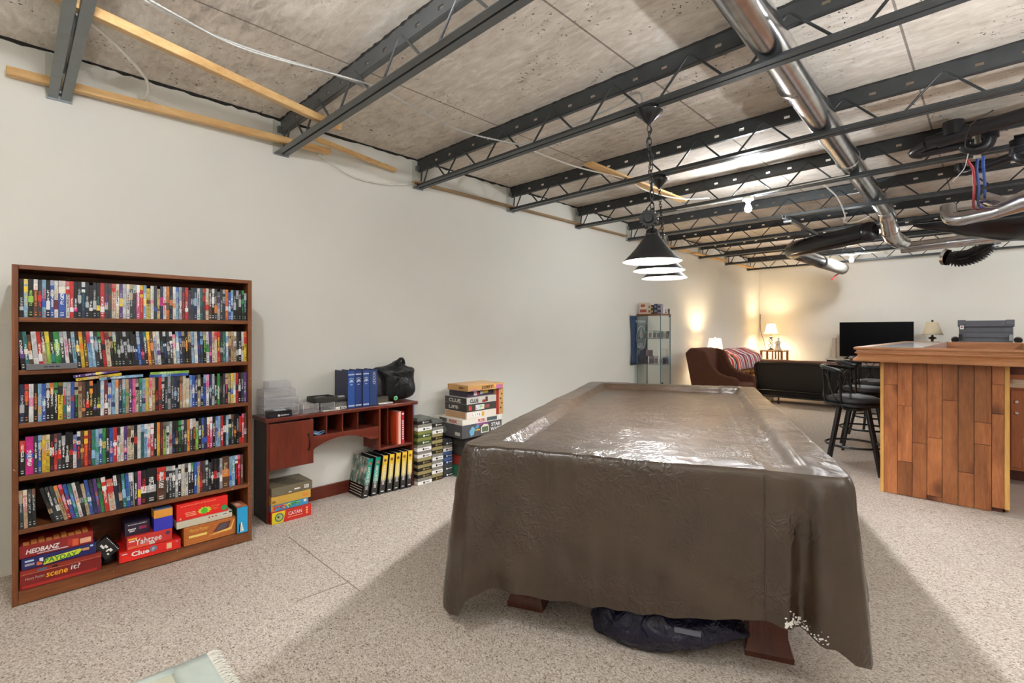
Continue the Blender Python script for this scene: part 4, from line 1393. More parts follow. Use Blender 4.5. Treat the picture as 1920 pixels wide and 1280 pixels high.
def card_box(label, x0, x1, y0, y1, z0, h, body, band, mark=True, group=None, inkm='blackplastic', bandc=None):
    b = thing('card_box', label, 'box', ((x0 + x1) / 2, (y0 + y1) / 2, z0), group)
    MB().box(x0, x1, y0, y1, z0 + .0003, z0 + h - .0003).build('box_body', body, b, bevel=0.0015)
    hb = h * 0.58
    MB().box(x0 - .0006, x1 + .0008, y0 - .0008, y1 + .0008, z0 + .0012, z0 + hb).build('printed_band', band, b)
    if mark:
        w = y1 - y0
        cy = y0 + w * 0.42
        MB().lathe([(hb * 0.32, 0), (hb * 0.32, 0.0006)], (x1 + .0008, cy, z0 + hb * .5), 14, axis='x').build('round_emblem', bandc or M[inkm], b)
        mb = MB()
        for i in range(6):
            a = cy + hb * 0.5 + i * w * 0.062
            mb.box(x1, x1 + .0014, a, a + w * 0.045, z0 + hb * .4, z0 + hb * .64)
        mb.build('small_print', bandc or M[inkm], b)
    return b


gold = paint(170, 140, 70)
card_box('small black card box with a white mark standing before the clear boxes', -3.735, DX - 0.004, 1.268, 1.425, ZT, 0.044, M['blackplastic'], paint(26, 28, 44), group=CB, bandc=M['white'])
panel_ = MB().box(-3.72, -3.66, 1.315, 1.395, ZT + 0.0437, ZT + 0.0475)
o = panel_.build('card_pack', paint(206, 208, 216)); tag(o, 'silver card pack lying on the small black card box', 'card pack')
g = thing('shell_case', 'open black plastic shell tray resting on a clear box', 'tray', (-3.74, 1.70, ZT + .0625), CB)
t = 0.003
MB().box(-3.83, -3.665, 1.615, 1.79, ZT + .0625, ZT + .0655).box(-3.83, -3.827, 1.615, 1.79, ZT + .0655, ZT + .105).box(-3.668, -3.665, 1.615, 1.79, ZT + .0655, ZT + .105).box(-3.827, -3.668, 1.615, 1.618, ZT + .0655, ZT + .105).box(-3.827, -3.668, 1.787, 1.79, ZT + .0655, ZT + .105).box(-3.827, -3.668, 1.70, 1.703, ZT + .0655, ZT + .10).build('tray', paint(48, 46, 42), g, bevel=0.001)
MB().grid(lambda u, v: (-3.80 + 0.10 * v, 1.63 + u * 0.14, ZT + 0.088 + 0.012 * sin(pi * u)), 9, 4).build('curved_insert', paint(60, 58, 52), g, smooth=True, solid=0.002)
card_box('white card box at the bottom of the pair beside the blue binders', -3.80, -3.67, 1.775, 1.868, ZT, 0.034, paint(120, 120, 116), M['white'], group=CB)
card_box('grey card box in the middle of the pile beside the binders', -3.80, -3.672, 1.777, 1.866, ZT + .0345, 0.024, paint(96, 94, 88), paint(126, 120, 112), mark=False, group=CB)
card_box('black card box with silver tops nearest the blue binders', -3.81, -3.67, 1.772, 1.870, ZT + .059, 0.034, paint(64, 62, 56), M['blackplastic'], mark=False, group=CB)
for i in range(5):
    o = MB().box(-3.72, -3.69, 1.782 + i * .016, 1.794 + i * .016, ZT + 0.0931, ZT + 0.101).build('foil_pack', paint(214, 214, 218))
    tag(o, 'tiny silver foil pack, %s in its row counted from the bookcase' % ORD[i], 'card pack', 'foil packs on the black card box')
o = MB().box(-3.68, -3.64, 1.66, 1.80, ZT + .0004, ZT + .006).build('paper_pad', M['offwhite'], bevel=0.001); tag(o, 'cream paper pad at the desk edge before the shell tray', 'paper')
card_box('olive card box tucked behind the tote bag corner', -3.80, -3.70, 2.155, 2.26, ZT + .0095, 0.05, paint(70, 66, 56), paint(84, 76, 60), mark=False, group=CB)
o = MB().box(-3.80, -3.665, 2.15, 2.285, ZT + .0004, ZT + .009).build('paper_pad', M['white'], bevel=0.001); tag(o, 'white paper stack under the olive card box', 'paper')

# blue binders
navy, navy2 = paint(34, 54, 108), paint(30, 62, 128)
for i, (y, w, c, lab) in enumerate((
        (1.866, 0.064, paint(40, 84, 160), 'bright blue binder with a silver emblem nearest the card boxes'),
        (1.932, 0.062, paint(34, 58, 120), 'blue binder with a silver emblem second from the card boxes'),
        (1.996, 0.062, paint(38, 72, 142), 'blue binder with a silver emblem next to the lettered binder'),
        (2.060, 0.074, paint(38, 62, 112), 'navy binder lettered down its spine beside the tote bag'))):
    x1, x0, h = -3.655 - 0.006 * (i % 2), -3.875, 0.296
    b = thing('ring_binder', lab, 'binder', ((x0 + x1) / 2, y + w / 2, ZT), 'blue binders on the desk')
    MB().box(x0, x1, y, y + .004, ZT + .0004, ZT + h).build('cover', paint(46, 48, 78), b, bevel=0.001)
    MB().box(x0, x1, y + w - .004, y + w, ZT + .0004, ZT + h).build('cover', navy, b, bevel=0.001)
    MB().box(x1 - .003, x1, y + .004, y + w - .004, ZT + .0004, ZT + h).build('spine', c, b, bevel=0.001)
    MB().box(x0 + .01, x1 - .02, y + .008, y + w - .008, ZT + .006, ZT + h - .008).build('page_block', paint(60, 60, 70), b)
    silver = paint(196, 204, 222, 0.3)
    if i < 3:
        panel(b, silver, x1, y + .006, y + w - .006, ZT + .262, ZT + .272)
        panel(b, silver, x1, y + .006, y + w - .006, ZT + .012, ZT + .024)
        cy, cz = y + w / 2, ZT + 0.222
        MB().tube([(x1 + .0005, cy + 0.021 * cos(a), cz + 0.016 * sin(a)) for a in [pi * (0.1 + 0.8 * q / 10) for q in range(11)]], 0.0022, 5).build('emblem_arc', silver, b)
        MB().prism([(cy - .02, cz - .018), (cy - .012, cz - .002), (cy - .002, cz + .006), (cy + .008, cz + .004), (cy + .016, cz - .008), (cy + .022, cz - .02), (cy + .010, cz - .012), (cy + .004, cz - .02), (cy - .004, cz - .011), (cy - .011, cz - .02)], 'yz', x1, x1 + .001).build('emblem', silver, b)
        panel(b, silver, x1, cy - .01, cy + .01, ZT + .183, ZT + .189)
    else:
        text('HOCKEY', b, silver, (x1, y + w / 2 + .006, ZT + 0.225), (0, 0, -1), (0, 1, 0), width=0.105, height=0.026, bold=0.01, thick=0.001)

# tote bag
def pillow(outline, xc, half, name, mat, root, n=7, seed=1, amp=0.012, plane='x'):
    m = len(outline)
    cy = sum(p[0] for p in outline) / m
    cz = sum(p[1] for p in outline) / m

    def fn(u, v):
        i = int(round(u * m)) % m
        a = pi * (0.07 + 0.86 * v)
        sc = sin(a) ** 0.5
        y = cy + (outline[i][0] - cy) * sc
        z = cz + (outline[i][1] - cz) * sc
        x = xc - half * cos(a)
        q = noise.noise(Vector((x * 9 + seed, y * 9, z * 9))) * amp
        return (x + q, y + q * 0.6, z + q * 0.3)
    mb = MB().grid(fn, m, n * 2 + 1, closeu=True)
    last = m * n * 2
    for base_, sgn in ((0, -1), (last, 1)):
        prev_ = list(range(base_, base_ + m))
        for sc in (0.6, 0.25):
            ring_ = []
            for i in range(m):
                c0 = mb.v[base_ + i]
                th = atan2(outline[i][1] - cz, outline[i][0] - cy)
                wb_ = 0.45 if sc > 0.5 else 1.0
                y = cy + ((c0.y - cy) * (1 - wb_) + 0.085 * cos(th) * wb_) * sc
                z = cz + ((c0.z - cz) * (1 - wb_) + 0.085 * sin(th) * wb_) * sc
                q = noise.noise(Vector((sgn * 3 + seed, y * 11, z * 9))) * amp * 1.6
                mb.v.append(Vector((c0.x + sgn * (0.012 + q * 0.8), y, z)))
                ring_.append(len(mb.v) - 1)
            for i in range(m):
                j = (i + 1) % m
                mb.f.append((prev_[i], prev_[j], ring_[j], ring_[i]) if sgn > 0 else (prev_[j], prev_[i], ring_[i], ring_[j])); mb.mi.append(0)
            prev_ = ring_
        mb.f.append(tuple(prev_) if sgn > 0 else tuple(prev_[::-1])); mb.mi.append(0)
    return mb.build(name, mat, root, smooth=True, subsurf=1)


tb = thing('tote_bag', 'black tote bag slumped on the desk behind the lettered binder', 'bag', (-3.77, 2.38, ZT))
ol = [(2.275, 0.745), (2.40, 0.742), (2.50, 0.748), (2.558, 0.765), (2.572, 0.82), (2.565, 0.90), (2.545, 0.965), (2.548, 1.01), (2.535, 1.03), (2.49, 1.035), (2.455, 1.06), (2.435, 1.098), (2.395, 1.10), (2.372, 1.078), (2.33, 1.062), (2.27, 1.045), (2.20, 1.045), (2.155, 1.035), (2.15, 1.022), (2.20, 0.99), (2.235, 0.95), (2.25, 0.88), (2.25, 0.80)]
pillow(ol, -3.775, 0.085, 'bag_body', M['tote'], tb, amp=0.030)
MB().tube(spline([(-3.74, 2.36, 1.07), (-3.72, 2.39, 1.105), (-3.74, 2.43, 1.10), (-3.76, 2.455, 1.06)], 5), 0.014, 8).build('handle', M['blackcloth'], tb, smooth=True)
MB().tube(spline([(-3.70, 2.36, 1.03), (-3.69, 2.365, 0.95), (-3.685, 2.372, 0.86), (-3.69, 2.38, 0.78)], 4), 0.004, 6).build('side_seam', M['blackcloth'], tb, smooth=True)
MB().lathe([(0.019, 0), (0.019, 0.003)], (-3.678, 2.318, 0.775), 20, axis='x').build('round_patch', paint(120, 196, 140), tb)
MB().lathe([(0.009, 0.003), (0.006, 0.004)], (-3.678, 2.318, 0.775), 12, axis='x').build('patch_mark', paint(40, 110, 70), tb)

# boxes under the cupboard
UG = 'games stacked under the desk cupboard'
g = game('red and yellow island trading game at the bottom under the desk', 1.268, 1.545, 0.0, 0.083, -3.585, 0.26, paint(206, 44, 34), UG, lip=0)
x = -3.585
MB().prism([(1.269, 0.002), (1.269, 0.0815), (1.362, 0.0815), (1.345, 0.002)], 'yz', x, x + .0008).build('yellow_field', paint(232, 208, 40), g)
MB().lathe([(0.030, 0), (0.030, 0.001)], (x, 1.318, 0.042), 26, axis='x').build('badge', paint(70, 120, 90), g)
MB().lathe([(0.022, 0), (0.022, 0.0016)], (x, 1.318, 0.042), 26, axis='x').build('badge', paint(180, 196, 120), g)
MB().lathe([(0.008, 0), (0.008, 0.002)], (x, 1.312, 0.045), 12, axis='x').build('badge', paint(40, 70, 60), g)
text('CATAN', g, M['white'], (x, 1.428, 0.052), RY, UZ, width=0.096, height=0.026, bold=0.01, thick=0.0012)
for i in range(13):
    panel(g, paint(240, 200, 150), x, 1.378 + i * .008, 1.384 + i * .008, 0.025, 0.029, 'small_print')
for i in range(3):
    panel(g, paint(240, 190, 120), x, 1.506, 1.519, 0.022 + i * .018, 0.034 + i * .018, 'small_print')
g = game('blue game with tangled bright letters second from the floor', 1.268, 1.53, 0.0835, 0.130, -3.60, 0.24, paint(60, 150, 196), UG, lip=0)
x = -3.60
rn2 = random.Random(8)
for i, c in enumerate([(214, 70, 50), (222, 90, 60), (206, 50, 66), (240, 160, 50), (230, 220, 60), (90, 190, 80), (60, 160, 70), (140, 200, 60)]):
    cy = 1.30 + i * 0.022
    MB().tube([(x + .0006, cy + 0.014 * cos(a), 0.106 + 0.013 * sin(a)) for a in [2 * pi * q / 9 * (0.6 + 0.4 * rn2.random()) for q in range(8)]], 0.0042, 5).build('tangle_print', paint(*c), g)
panel(g, M['white'], x, 1.496, 1.516, 0.106, 0.124)
MB().prism([(1.269, 0.085), (1.269, 0.128), (1.30, 0.110), (1.29, 0.085)], 'yz', x, x + .0007).build('printed_panel', paint(224, 140, 60), g)
g = game('mustard yellow game third from the floor under the desk', 1.268, 1.545, 0.1305, 0.191, -3.595, 0.25, paint(206, 164, 70), UG, lip=0)
panel(g, paint(224, 140, 60), -3.595, 1.488, 1.528, 0.150, 0.172)
for i in range(8):
    panel(g, paint(90, 70, 30), -3.595, 1.275 + i * .003, 1.2765 + i * .003, 0.145, 0.160, 'barcode')
g = game('olive grey war game on top of the stack under the desk', 1.268, 1.555, 0.1915, 0.252, -3.59, 0.25, paint(112, 102, 80), UG, lip=0)
panel(g, M['white'], -3.59, 1.425, 1.465, 0.212, 0.222)
panel(g, M['white'], -3.59, 1.496, 1.528, 0.208, 0.232)
for i in range(6):
    panel(g, M['black'], -3.59, 1.50 + i * .004, 1.502 + i * .004, 0.213, 0.228, 'barcode', 0.0012)
panel(g, paint(226, 220, 200), -3.59, 1.385, 1.405, 0.2, 0.208)
mb = MB()
for i in range(5):
    mb.box(-3.80 + i * 0.04, -3.78 + i * 0.04, 1.30 + i * .02, 1.45 + i * .015, 0.2517, 0.2526)
mb.build('lid_print', paint(60, 54, 44), g)

# sports guide binders on the floor
SG = 'leaning season binders on the floor'
yb, wb, hb = [1.978, 2.054, 2.127, 2.192, 2.256, 2.321, 2.383], 0.05, 0.318
tilt = [9.5, 8.0, 6.8, 6.0, 5.0, 4.0, 2.5]
wordy = ['2021-22 HOCKEY', '2021-22 HOCKEY'] + ['2020 HOCKEY'] * 5
k = NT('yellow_to_black_spine'); kk = NT('green_to_black_spine')
for q, top in ((k, rgb(232, 192, 60)), (kk, rgb(0, 142, 118))):
    tc = q.new('ShaderNodeTexCoord'); sx = q.new('ShaderNodeSeparateXYZ'); q.link(tc.outputs['Generated'], sx.inputs[0])
    mid = rgb(226, 206, 120) if q is k else rgb(110, 170, 150)
    q.link(q.ramp(sx.outputs[2], [(0.0, rgb(44, 42, 42)), (0.33, rgb(62, 58, 54)), (0.42, mid), (0.75, top), (1.0, top)]), q.b.inputs['Base Color'])
    q.b.inputs['Roughness'].default_value = 0.35
kcov = NT('team_photo_cover')
v = kcov.coord('Object', (1, 1, 1))
f1 = kcov.noise(kcov.coord('Object', (26, 1, 12)), 1.0, 3, 0.6)
tc = kcov.new('ShaderNodeTexCoord'); sx = kcov.new('ShaderNodeSeparateXYZ'); kcov.link(tc.outputs['Generated'], sx.inputs[0])
pho = kcov.ramp(f1, [(0.38, rgb(54, 78, 68)), (0.52, rgb(112, 134, 122)), (0.62, rgb(206, 190, 180))])
low = kcov.math('LESS_THAN', sx.outputs[2], 0.32)
kcov.link(kcov.mix(low, pho, rgb(28, 28, 30)), kcov.b.inputs['Base Color'])
kcov.b.inputs['Roughness'].default_value = 0.25
for i in range(7):
    lab = ('green and black season binder leaning outermost under the cubby' if i == 0 else 'green and black season binder next to the yellow ones' if i == 1 else
           'yellow and black season binder, %s from the green ones' % ORD[i - 2])
    b = thing('ring_binder', lab, 'binder', (-3.74, yb[i], 0), SG)
    x1, x0 = -3.632 + 0.004 * i, -3.868
    Rm = Matrix.Translation((0, yb[i], 0)) @ Matrix.Rotation(radians(-tilt[i]), 4, 'X') @ Matrix.Translation((0, -yb[i], 0.0006))
    up = Rm.to_3x3() @ Vector((0, 0, 1)); sd = Rm.to_3x3() @ Vector((0, 1, 0))
    MB(Rm).box(x0, x1, yb[i], yb[i] + .003, 0, hb).build('cover', kcov.m if i == 0 else M['blackplastic'], b)
    MB(Rm).box(x0, x1, yb[i] + wb - .003, yb[i] + wb, 0, hb).build('cover', M['blackplastic'], b)
    MB(Rm).box(x1 - .003, x1, yb[i] + .003, yb[i] + wb - .003, 0, hb).build('spine', kk.m if i < 2 else k.m, b)
    MB(Rm).box(x0 + .01, x1 - .02, yb[i] + .006, yb[i] + wb - .006, 0.004, hb - .008).build('page_block', M['offwhite'], b)
    c = Rm @ Vector((x1, yb[i] + wb / 2, 0.16))
    text(wordy[i], b, M['white'], c, up, -sd, width=0.185 if i < 2 else 0.165, height=0.021, bold=0.015, thick=0.001)
    MB(Rm).lathe([(0.013, 0), (0.013, 0.001)], (x1, yb[i] + wb / 2, 0.278), 14, axis='x').build('round_emblem', paint(166, 106, 90) if i < 2 else paint(140, 96, 40), b)
    MB(Rm).box(x1, x1 + .001, yb[i] + .012, yb[i] + wb - .012, 0.022, 0.029).build('small_print', M['white'], b)
    if i == 0:
        mb = MB(Rm)
        for r in range(4):
            for q in range(9):
                mb.box(x0 + 0.02 + q * 0.022, x0 + 0.036 + q * 0.022, yb[0] - .0006, yb[0], 0.02 + r * 0.02, 0.026 + r * 0.02)
        mb.build('small_print', M['offwhite'], b)

# stacks of card boxes on the floor
KG = 'card boxes stacked on the floor by the desk'
W_, K_, G_, N_ = M['white'], paint(30, 28, 26), paint(60, 76, 36), paint(40, 52, 84)
pale = paint(238, 238, 234)


def stack(y0, y1, x0, x1, seq, h, where):
    z = 0.0
    n = len(seq)
    r = random.Random(int(y0 * 100))
    for i, s in enumerate(seq):
        body, band, ink, nm = {'W': (paint(138, 134, 124), W_, M['black'], 'white banded'), 'K': (paint(150, 138, 92), K_, gold, 'black and gold'),
                               'G': (paint(120, 124, 60), G_, pale, 'olive green'), 'D': (paint(62, 62, 66), paint(52, 52, 56), pale, 'charcoal'),
                               'N': (paint(70, 100, 150), N_, pale, 'navy blue'), 'B': (paint(96, 98, 92), K_, paint(200, 196, 180), 'black and grey')}[s]
        dy, dx = r.uniform(-.003, .003), r.uniform(-.004, .004)
        place = 'bottom' if i == 0 else 'topmost' if i == n - 1 else ORD[i] + ' from the floor'
        lab = '%s card box, %s in the %s' % (nm, place, where)
        b = thing('card_box', lab, 'box', ((x0 + x1) / 2, (y0 + y1) / 2, z), KG)
        MB().box(x0 + dx + .001, x1 + dx - .001, y0 + dy + .001, y1 + dy - .001, z + .0003, z + h - .0003).build('box_body', body, b, bevel=0.0015)
        MB().box(x0 + dx, x1 + dx, y0 + dy, y1 + dy, z + .003, z + h * 0.56).build('printed_band', band, b, bevel=0.001)
        cy = (y0 + y1) / 2 + dy - 0.01
        MB().lathe([(h * 0.16, 0), (h * 0.16, 0.0006)], (x1 + dx, cy, z + h * .3), 12, axis='x').build('round_emblem', ink, b)
        mb = MB()
        for q in range(5):
            mb.box(x1 + dx - .0005, x1 + dx + .0006, cy + .016 + q * .009, cy + .022 + q * .009, z + h * .24, z + h * .36)
        mb.build('small_print', ink, b)
        z += h
    return z


stack(2.480, 2.630, -3.76, -3.585, 'WKKKWWGGWB', 0.0588, 'stack touching the desk')
stack(2.645, 2.766, -3.76, -3.60, 'KWWWKKKWB', 0.0604, 'middle stack by the desk')
stack(2.788, 2.895, -3.80, -3.62, 'DDNNWD', 0.0584, 'short stack nearest the pool table')
o = MB().box(-3.86, -3.80, 2.53, 2.60, 0, 0.70).build('card_box', paint(176, 190, 214), bevel=0.002)
tag(o, 'tall pale blue box standing between desk and wall behind the card stacks', 'box')

# tower of board games
TG = 'tower of board games behind the pool table'
tw = [  # y0,y1,z0,z1,x1,depth,colour,label
    (2.90, 3.36, 0.0, 0.10, -3.46, 0.30, (40, 110, 80), 'green game box on the floor under the tower'),
    (2.92, 3.34, 0.1003, 0.19, -3.44, 0.28, (150, 52, 40), 'red game box second from the floor in the tower'),
    (2.93, 3.33, 0.1905, 0.29, -3.45, 0.28, (70, 66, 60), 'dark grey game box third from the floor in the tower'),
    (2.90, 3.34, 0.2905, 0.375, -3.45, 0.28, (48, 44, 40), 'black leaf printed game box under the grey space game'),
    (2.845, 3.345, 0.3755, 0.495, -3.42, 0.40, (84, 82, 84), 'large grey space battle game with blue cube picture'),
    (2.85, 3.35, 0.4955, 0.545, -3.42, 0.40, (226, 220, 208), 'white conquest game with red lettering'),
    (2.90, 3.27, 0.5455, 0.610, -3.42, 0.32, (226, 216, 202), 'cream life journey game beneath the black one'),
    (2.90, 3.27, 0.6105, 0.680, -3.42, 0.32, (60, 58, 52), 'black life journey game with coloured letter tiles'),
    (2.90, 3.27, 0.6805, 0.740, -3.42, 0.32, (196, 192, 184), 'grey mystery game with bold black lettering'),
    (2.935, 3.27, 0.7405, 0.80, -3.46, 0.26, (58, 48, 66), 'dark purple game under the orange topmost box'),
    (2.90, 3.345, 0.8005, 0.855, -3.40, 0.30, (204, 156, 96), 'orange slide pursuit game on the very top'),
]
tg = {}
for y0, y1, z0, z1, x1, dp, c, lab in tw:
    tg[lab] = (game(lab, y0, y1, z0, z1, x1, dp, paint(*c), TG, lip=0), x1, y0, y1, z0, z1, dp)


def T(key):
    for k_ in tg:
        if key in k_:
            return tg[k_]


g, x, a, b, c, d_, dp = T('large grey space')
MB().prism([(2.93, 0.43), (2.965, 0.475), (3.0, 0.455), (2.985, 0.40), (2.95, 0.385)], 'yz', x, x + .001).build('cube_print', paint(110, 170, 200), g)
MB().prism([(3.0, 0.46), (3.03, 0.488), (3.055, 0.47), (3.03, 0.445)], 'yz', x, x + .001).build('cube_print', paint(90, 150, 190), g)
panel(g, paint(222, 180, 60), x, 3.0, 3.06, 0.43, 0.442)
panel(g, paint(150, 70, 140), x, 3.02, 3.16, 0.478, 0.493)
MB().prism([(3.075, 0.40), (3.075, 0.455), (3.11, 0.478), (3.16, 0.474), (3.175, 0.45), (3.175, 0.40)], 'yz', x, x + .001).build('badge', paint(232, 218, 196), g)
panel(g, paint(90, 110, 84), x, 3.085, 3.165, 0.408, 0.455, t=0.0016)
text('STAR', g, M['white'], (x, 3.265, 0.462), RY, UZ, width=0.12, height=0.034, bold=0.03, thick=0.0012)
text('WARS', g, M['white'], (x, 3.265, 0.420), RY, UZ, width=0.14, height=0.034, bold=0.03, thick=0.0012)
MB().box(x - 0.10, x - 0.03, a - .0008, a, 0.40, 0.43).build('printed_panel', paint(200, 196, 184), g)
MB().prism([(x - 0.30, 0.42), (x - 0.26, 0.48), (x - 0.22, 0.43), (x - 0.25, 0.395)], 'xz', a - .0008, a).build('cube_print', paint(150, 164, 160), g)
g, x, a, b, c, d_, dp = T('conquest')
text('RISK', g, paint(196, 36, 34), (x, 3.085, 0.521), RY, UZ, width=0.09, height=0.03, bold=0.02, thick=0.0012)
text('RISK', g, paint(196, 36, 34), (x - 0.13, a, 0.521), (1, 0, 0), UZ, width=0.12, height=0.03, bold=0.02, thick=0.0012)
panel(g, paint(80, 92, 96), x, 3.15, 3.28, 0.504, 0.538)
MB().box(x - 0.34, x - 0.23, a - .0008, a, 0.502, 0.54).build('printed_panel', paint(96, 96, 90), g)
g, x, a, b, c, d_, dp = T('cream life')
for i, ch in enumerate('LIFE'):
    panel(g, paint(240, 240, 236), x, 2.965 + i * 0.026, 2.989 + i * 0.026, 0.563, 0.595)
    text(ch, g, paint(70, 60, 70), (x + .0008, 2.977 + i * 0.026, 0.579), RY, UZ, height=0.022, bold=0.02, thick=0.0008)
panel(g, paint(226, 176, 70), x, 3.085, 3.115, 0.56, 0.60)
MB().box(x - 0.31, x - 0.02, a - .0008, a, 0.549, 0.607).build('printed_panel', paint(190, 150, 112), g)
g, x, a, b, c, d_, dp = T('black life')
text('LIFE', g, M['offwhite'], (x - 0.19, a, 0.645), (1, 0, 0), UZ, width=0.14, height=0.03, bold=0.03, thick=0.0012)
for i, (ch, cc) in enumerate(zip('LIFE', ((206, 70, 130), (90, 170, 190), (80, 160, 90), (226, 200, 70)))):
    panel(g, M['white'], x, 3.005 + i * 0.028, 3.031 + i * 0.028, 0.622, 0.668)
    text(ch, g, paint(*cc), (x + .0008, 3.018 + i * 0.028, 0.645), RY, UZ, height=0.034, bold=0.03, thick=0.0008)
panel(g, paint(200, 60, 44), x, 2.925, 2.96, 0.625, 0.665)
panel(g, paint(150, 80, 80), x, 3.125, 3.18, 0.628, 0.662)
g, x, a, b, c, d_, dp = T('bold black')
text('CLUE', g, M['black'], (x, 2.99, 0.708), RY, UZ, width=0.10, height=0.036, bold=0.03, thick=0.0012)
text('CLUE', g, M['offwhite'], (x - 0.17, a - .0006, 0.708), (1, 0, 0), UZ, width=0.18, height=0.034, bold=0.03, thick=0.0012)
MB().box(x - 0.318, x - 0.002, a - .0006, a, 0.683, 0.738).build('printed_panel', paint(62, 62, 56), g)
panel(g, paint(150, 50, 40), x, 3.09, 3.13, 0.686, 0.71)
panel(g, paint(90, 50, 40), x, 3.13, 3.16, 0.69, 0.735)
g, x, a, b, c, d_, dp = T('dark purple')
panel(g, paint(226, 190, 60), x, 3.13, 3.20, 0.765, 0.79)
panel(g, paint(216, 196, 210), x, 3.02, 3.06, 0.75, 0.79)
panel(g, paint(190, 200, 220), x, 3.10, 3.13, 0.758, 0.786)
panel(g, paint(160, 60, 70), x, 3.07, 3.09, 0.75, 0.78)
g, x, a, b, c, d_, dp = T('slide pursuit')
text('SORRY!', g, M['black'], (x, 3.14, 0.828), RY, UZ, width=0.145, height=0.03, bold=0.02, thick=0.0012)
text('SORRY!', g, M['black'], (x - 0.09, a, 0.828), (1, 0, 0), UZ, width=0.08, height=0.024, bold=0.02, thick=0.0012)
for i, cc in enumerate(((150, 110, 160), (206, 120, 150), (110, 120, 180), (230, 150, 80), (200, 90, 130))):
    panel(g, paint(*cc), x, 2.93 + i * 0.03, 2.955 + i * 0.03, 0.803, 0.81 + (i % 2) * 0.012)
panel(g, paint(190, 110, 160), x, 3.25, 3.335, 0.803, 0.84)
panel(g, paint(236, 180, 90), x, 3.22, 3.25, 0.82, 0.85)
MB().box(x - 0.29, x - 0.01, a + .01, b - .01, d_ - .0004, d_ + .0006).build('lid_print', paint(222, 180, 128), g)
g = game('upright tan and red box standing behind the tower of games', 3.275, 3.375, 0.5458, 0.80, -3.43, 0.18, paint(190, 150, 96), TG, lip=0)
panel(g, paint(150, 40, 28), -3.43, 3.277, 3.315, 0.548, 0.797)
for i in range(4):
    panel(g, paint(70, 40, 30), -3.43, 3.33 + (i % 2) * .015, 3.348 + (i % 2) * .015, 0.60 + i * .045, 0.615 + i * .045)

# ---------------------------------------------------------------- pool table and its cover
TA = Vector((-1.783, 1.488, 0))
TS = Vector((0.9125, 0.409, 0)).normalized()
TL = Vector((-0.409, 0.9125, 0)).normalized()
TW, TLn = 1.56, 3.1


def tw_(s, d, z):
    return TA + TS * s + TL * d + Vector((0, 0, z))


TM = Matrix(((TS.x, TL.x, 0, TA.x), (TS.y, TL.y, 0, TA.y), (0, 0, 1, 0), (0, 0, 0, 1)))
pt_ = thing('pool_table', 'pool table hidden under a brown vinyl cover, dark wooden feet showing', 'pool table', tw_(TW / 2, TLn / 2, 0))
for s in (0.25, 1.31):
    for d in (0.26, 2.80):
        mb = MB(TM)
        w = 0.072
        mb.prism([(s - w, 0.09), (s + w, 0.09), (s + w, 0.66), (s - w, 0.66)], 'xz', d - w, d + w)
        prof = [(0.090, 0.0), (0.092, 0.022), (0.086, 0.03), (0.080, 0.05), (0.075, 0.075), (0.072, 0.095)]
        vs, fs = [], []
        for r, z in prof:
            vs += [(s - r, d - r, z), (s + r, d - r, z), (s + r, d + r, z), (s - r, d + r, z)]
        for i in range(len(prof) - 1):
            for q in range(4):
                fs.append((4 * i + q, 4 * i + (q + 1) % 4, 4 * i + 4 + (q + 1) % 4, 4 * i + 4 + q))
        fs.append((3, 2, 1, 0)); fs.append(tuple(4 * (len(prof) - 1) + q for q in range(4)))
        mb.add(vs, fs)
        mb.build('leg', M['legwood'], pt_)
mb = MB(TM).box(0.06, TW - .06, 0.06, TLn - .06, 0.55, 0.70)
mb.build('cabinet_frame', M['legwood'], pt_)
MB(TM).box(0.16, TW - .16, 0.16, TLn - .16, 0.66, 0.70).build('slate_bed', paint(50, 96, 70), pt_)
for (a, b, c, d_) in ((0.02, 0.15, 0.02, TLn - .02), (TW - .15, TW - .02, 0.02, TLn - .02), (0.15, TW - .15, 0.02, 0.15), (0.15, TW - .15, TLn - .15, TLn - .02)):
    MB(TM).box(a, b, c, d_, 0.70, 0.80).build('rail', M['legwood'], pt_, bevel=0.01)

# cover: a dense sheet over the rails, then a hanging skirt with folds
NP = 560
per = []
RC = 0.05
segs = []


def perimeter():
    out = []
    L1, L2 = TW - 2 * RC, TLn - 2 * RC
    arcl = pi / 2 * RC
    tot = 2 * (L1 + L2) + 4 * arcl
    for i in range(NP):
        t = i / NP * tot
        for kind, ln, data in (('l', L1, ((RC, 0), (1, 0), (0, -1))), ('a', arcl, ((TW - RC, RC), -pi / 2)), ('l', L2, ((TW, RC), (0, 1), (1, 0))), ('a', arcl, ((TW - RC, TLn - RC), 0)),
                               ('l', L1, ((TW - RC, TLn), (-1, 0), (0, 1))), ('a', arcl, ((RC, TLn - RC), pi / 2)), ('l', L2, ((0, TLn - RC), (0, -1), (-1, 0))), ('a', arcl, ((RC, RC), pi))):
            if t <= ln or (kind == 'a' and t <= ln + 1e-6):
                if kind == 'l':
                    (px, py), (dx, dy), nrm = data
                    out.append((px + dx * t, py + dy * t, nrm[0], nrm[1]))
                else:
                    (px, py), a0 = data
                    a = a0 + t / RC
                    out.append((px + RC * cos(a), py + RC * sin(a), cos(a), sin(a)))
                break
            t -= ln
    return out, tot


PER, PTOT = perimeter()
CORN = [(0, 0), (TW, 0), (TW, TLn), (0, TLn)]
HF = [(0.0, 0.06), (0.03, 0.04), (0.07, 0.16), (0.16, 0.185), (0.36, 0.19), (0.58, 0.19), (0.80, 0.192), (0.98, 0.216), (1.13, 0.244), (1.28, 0.27), (1.36, 0.27), (1.44, 0.245), (1.50, 0.235), (1.53, 0.20), (1.56, 0.185)]


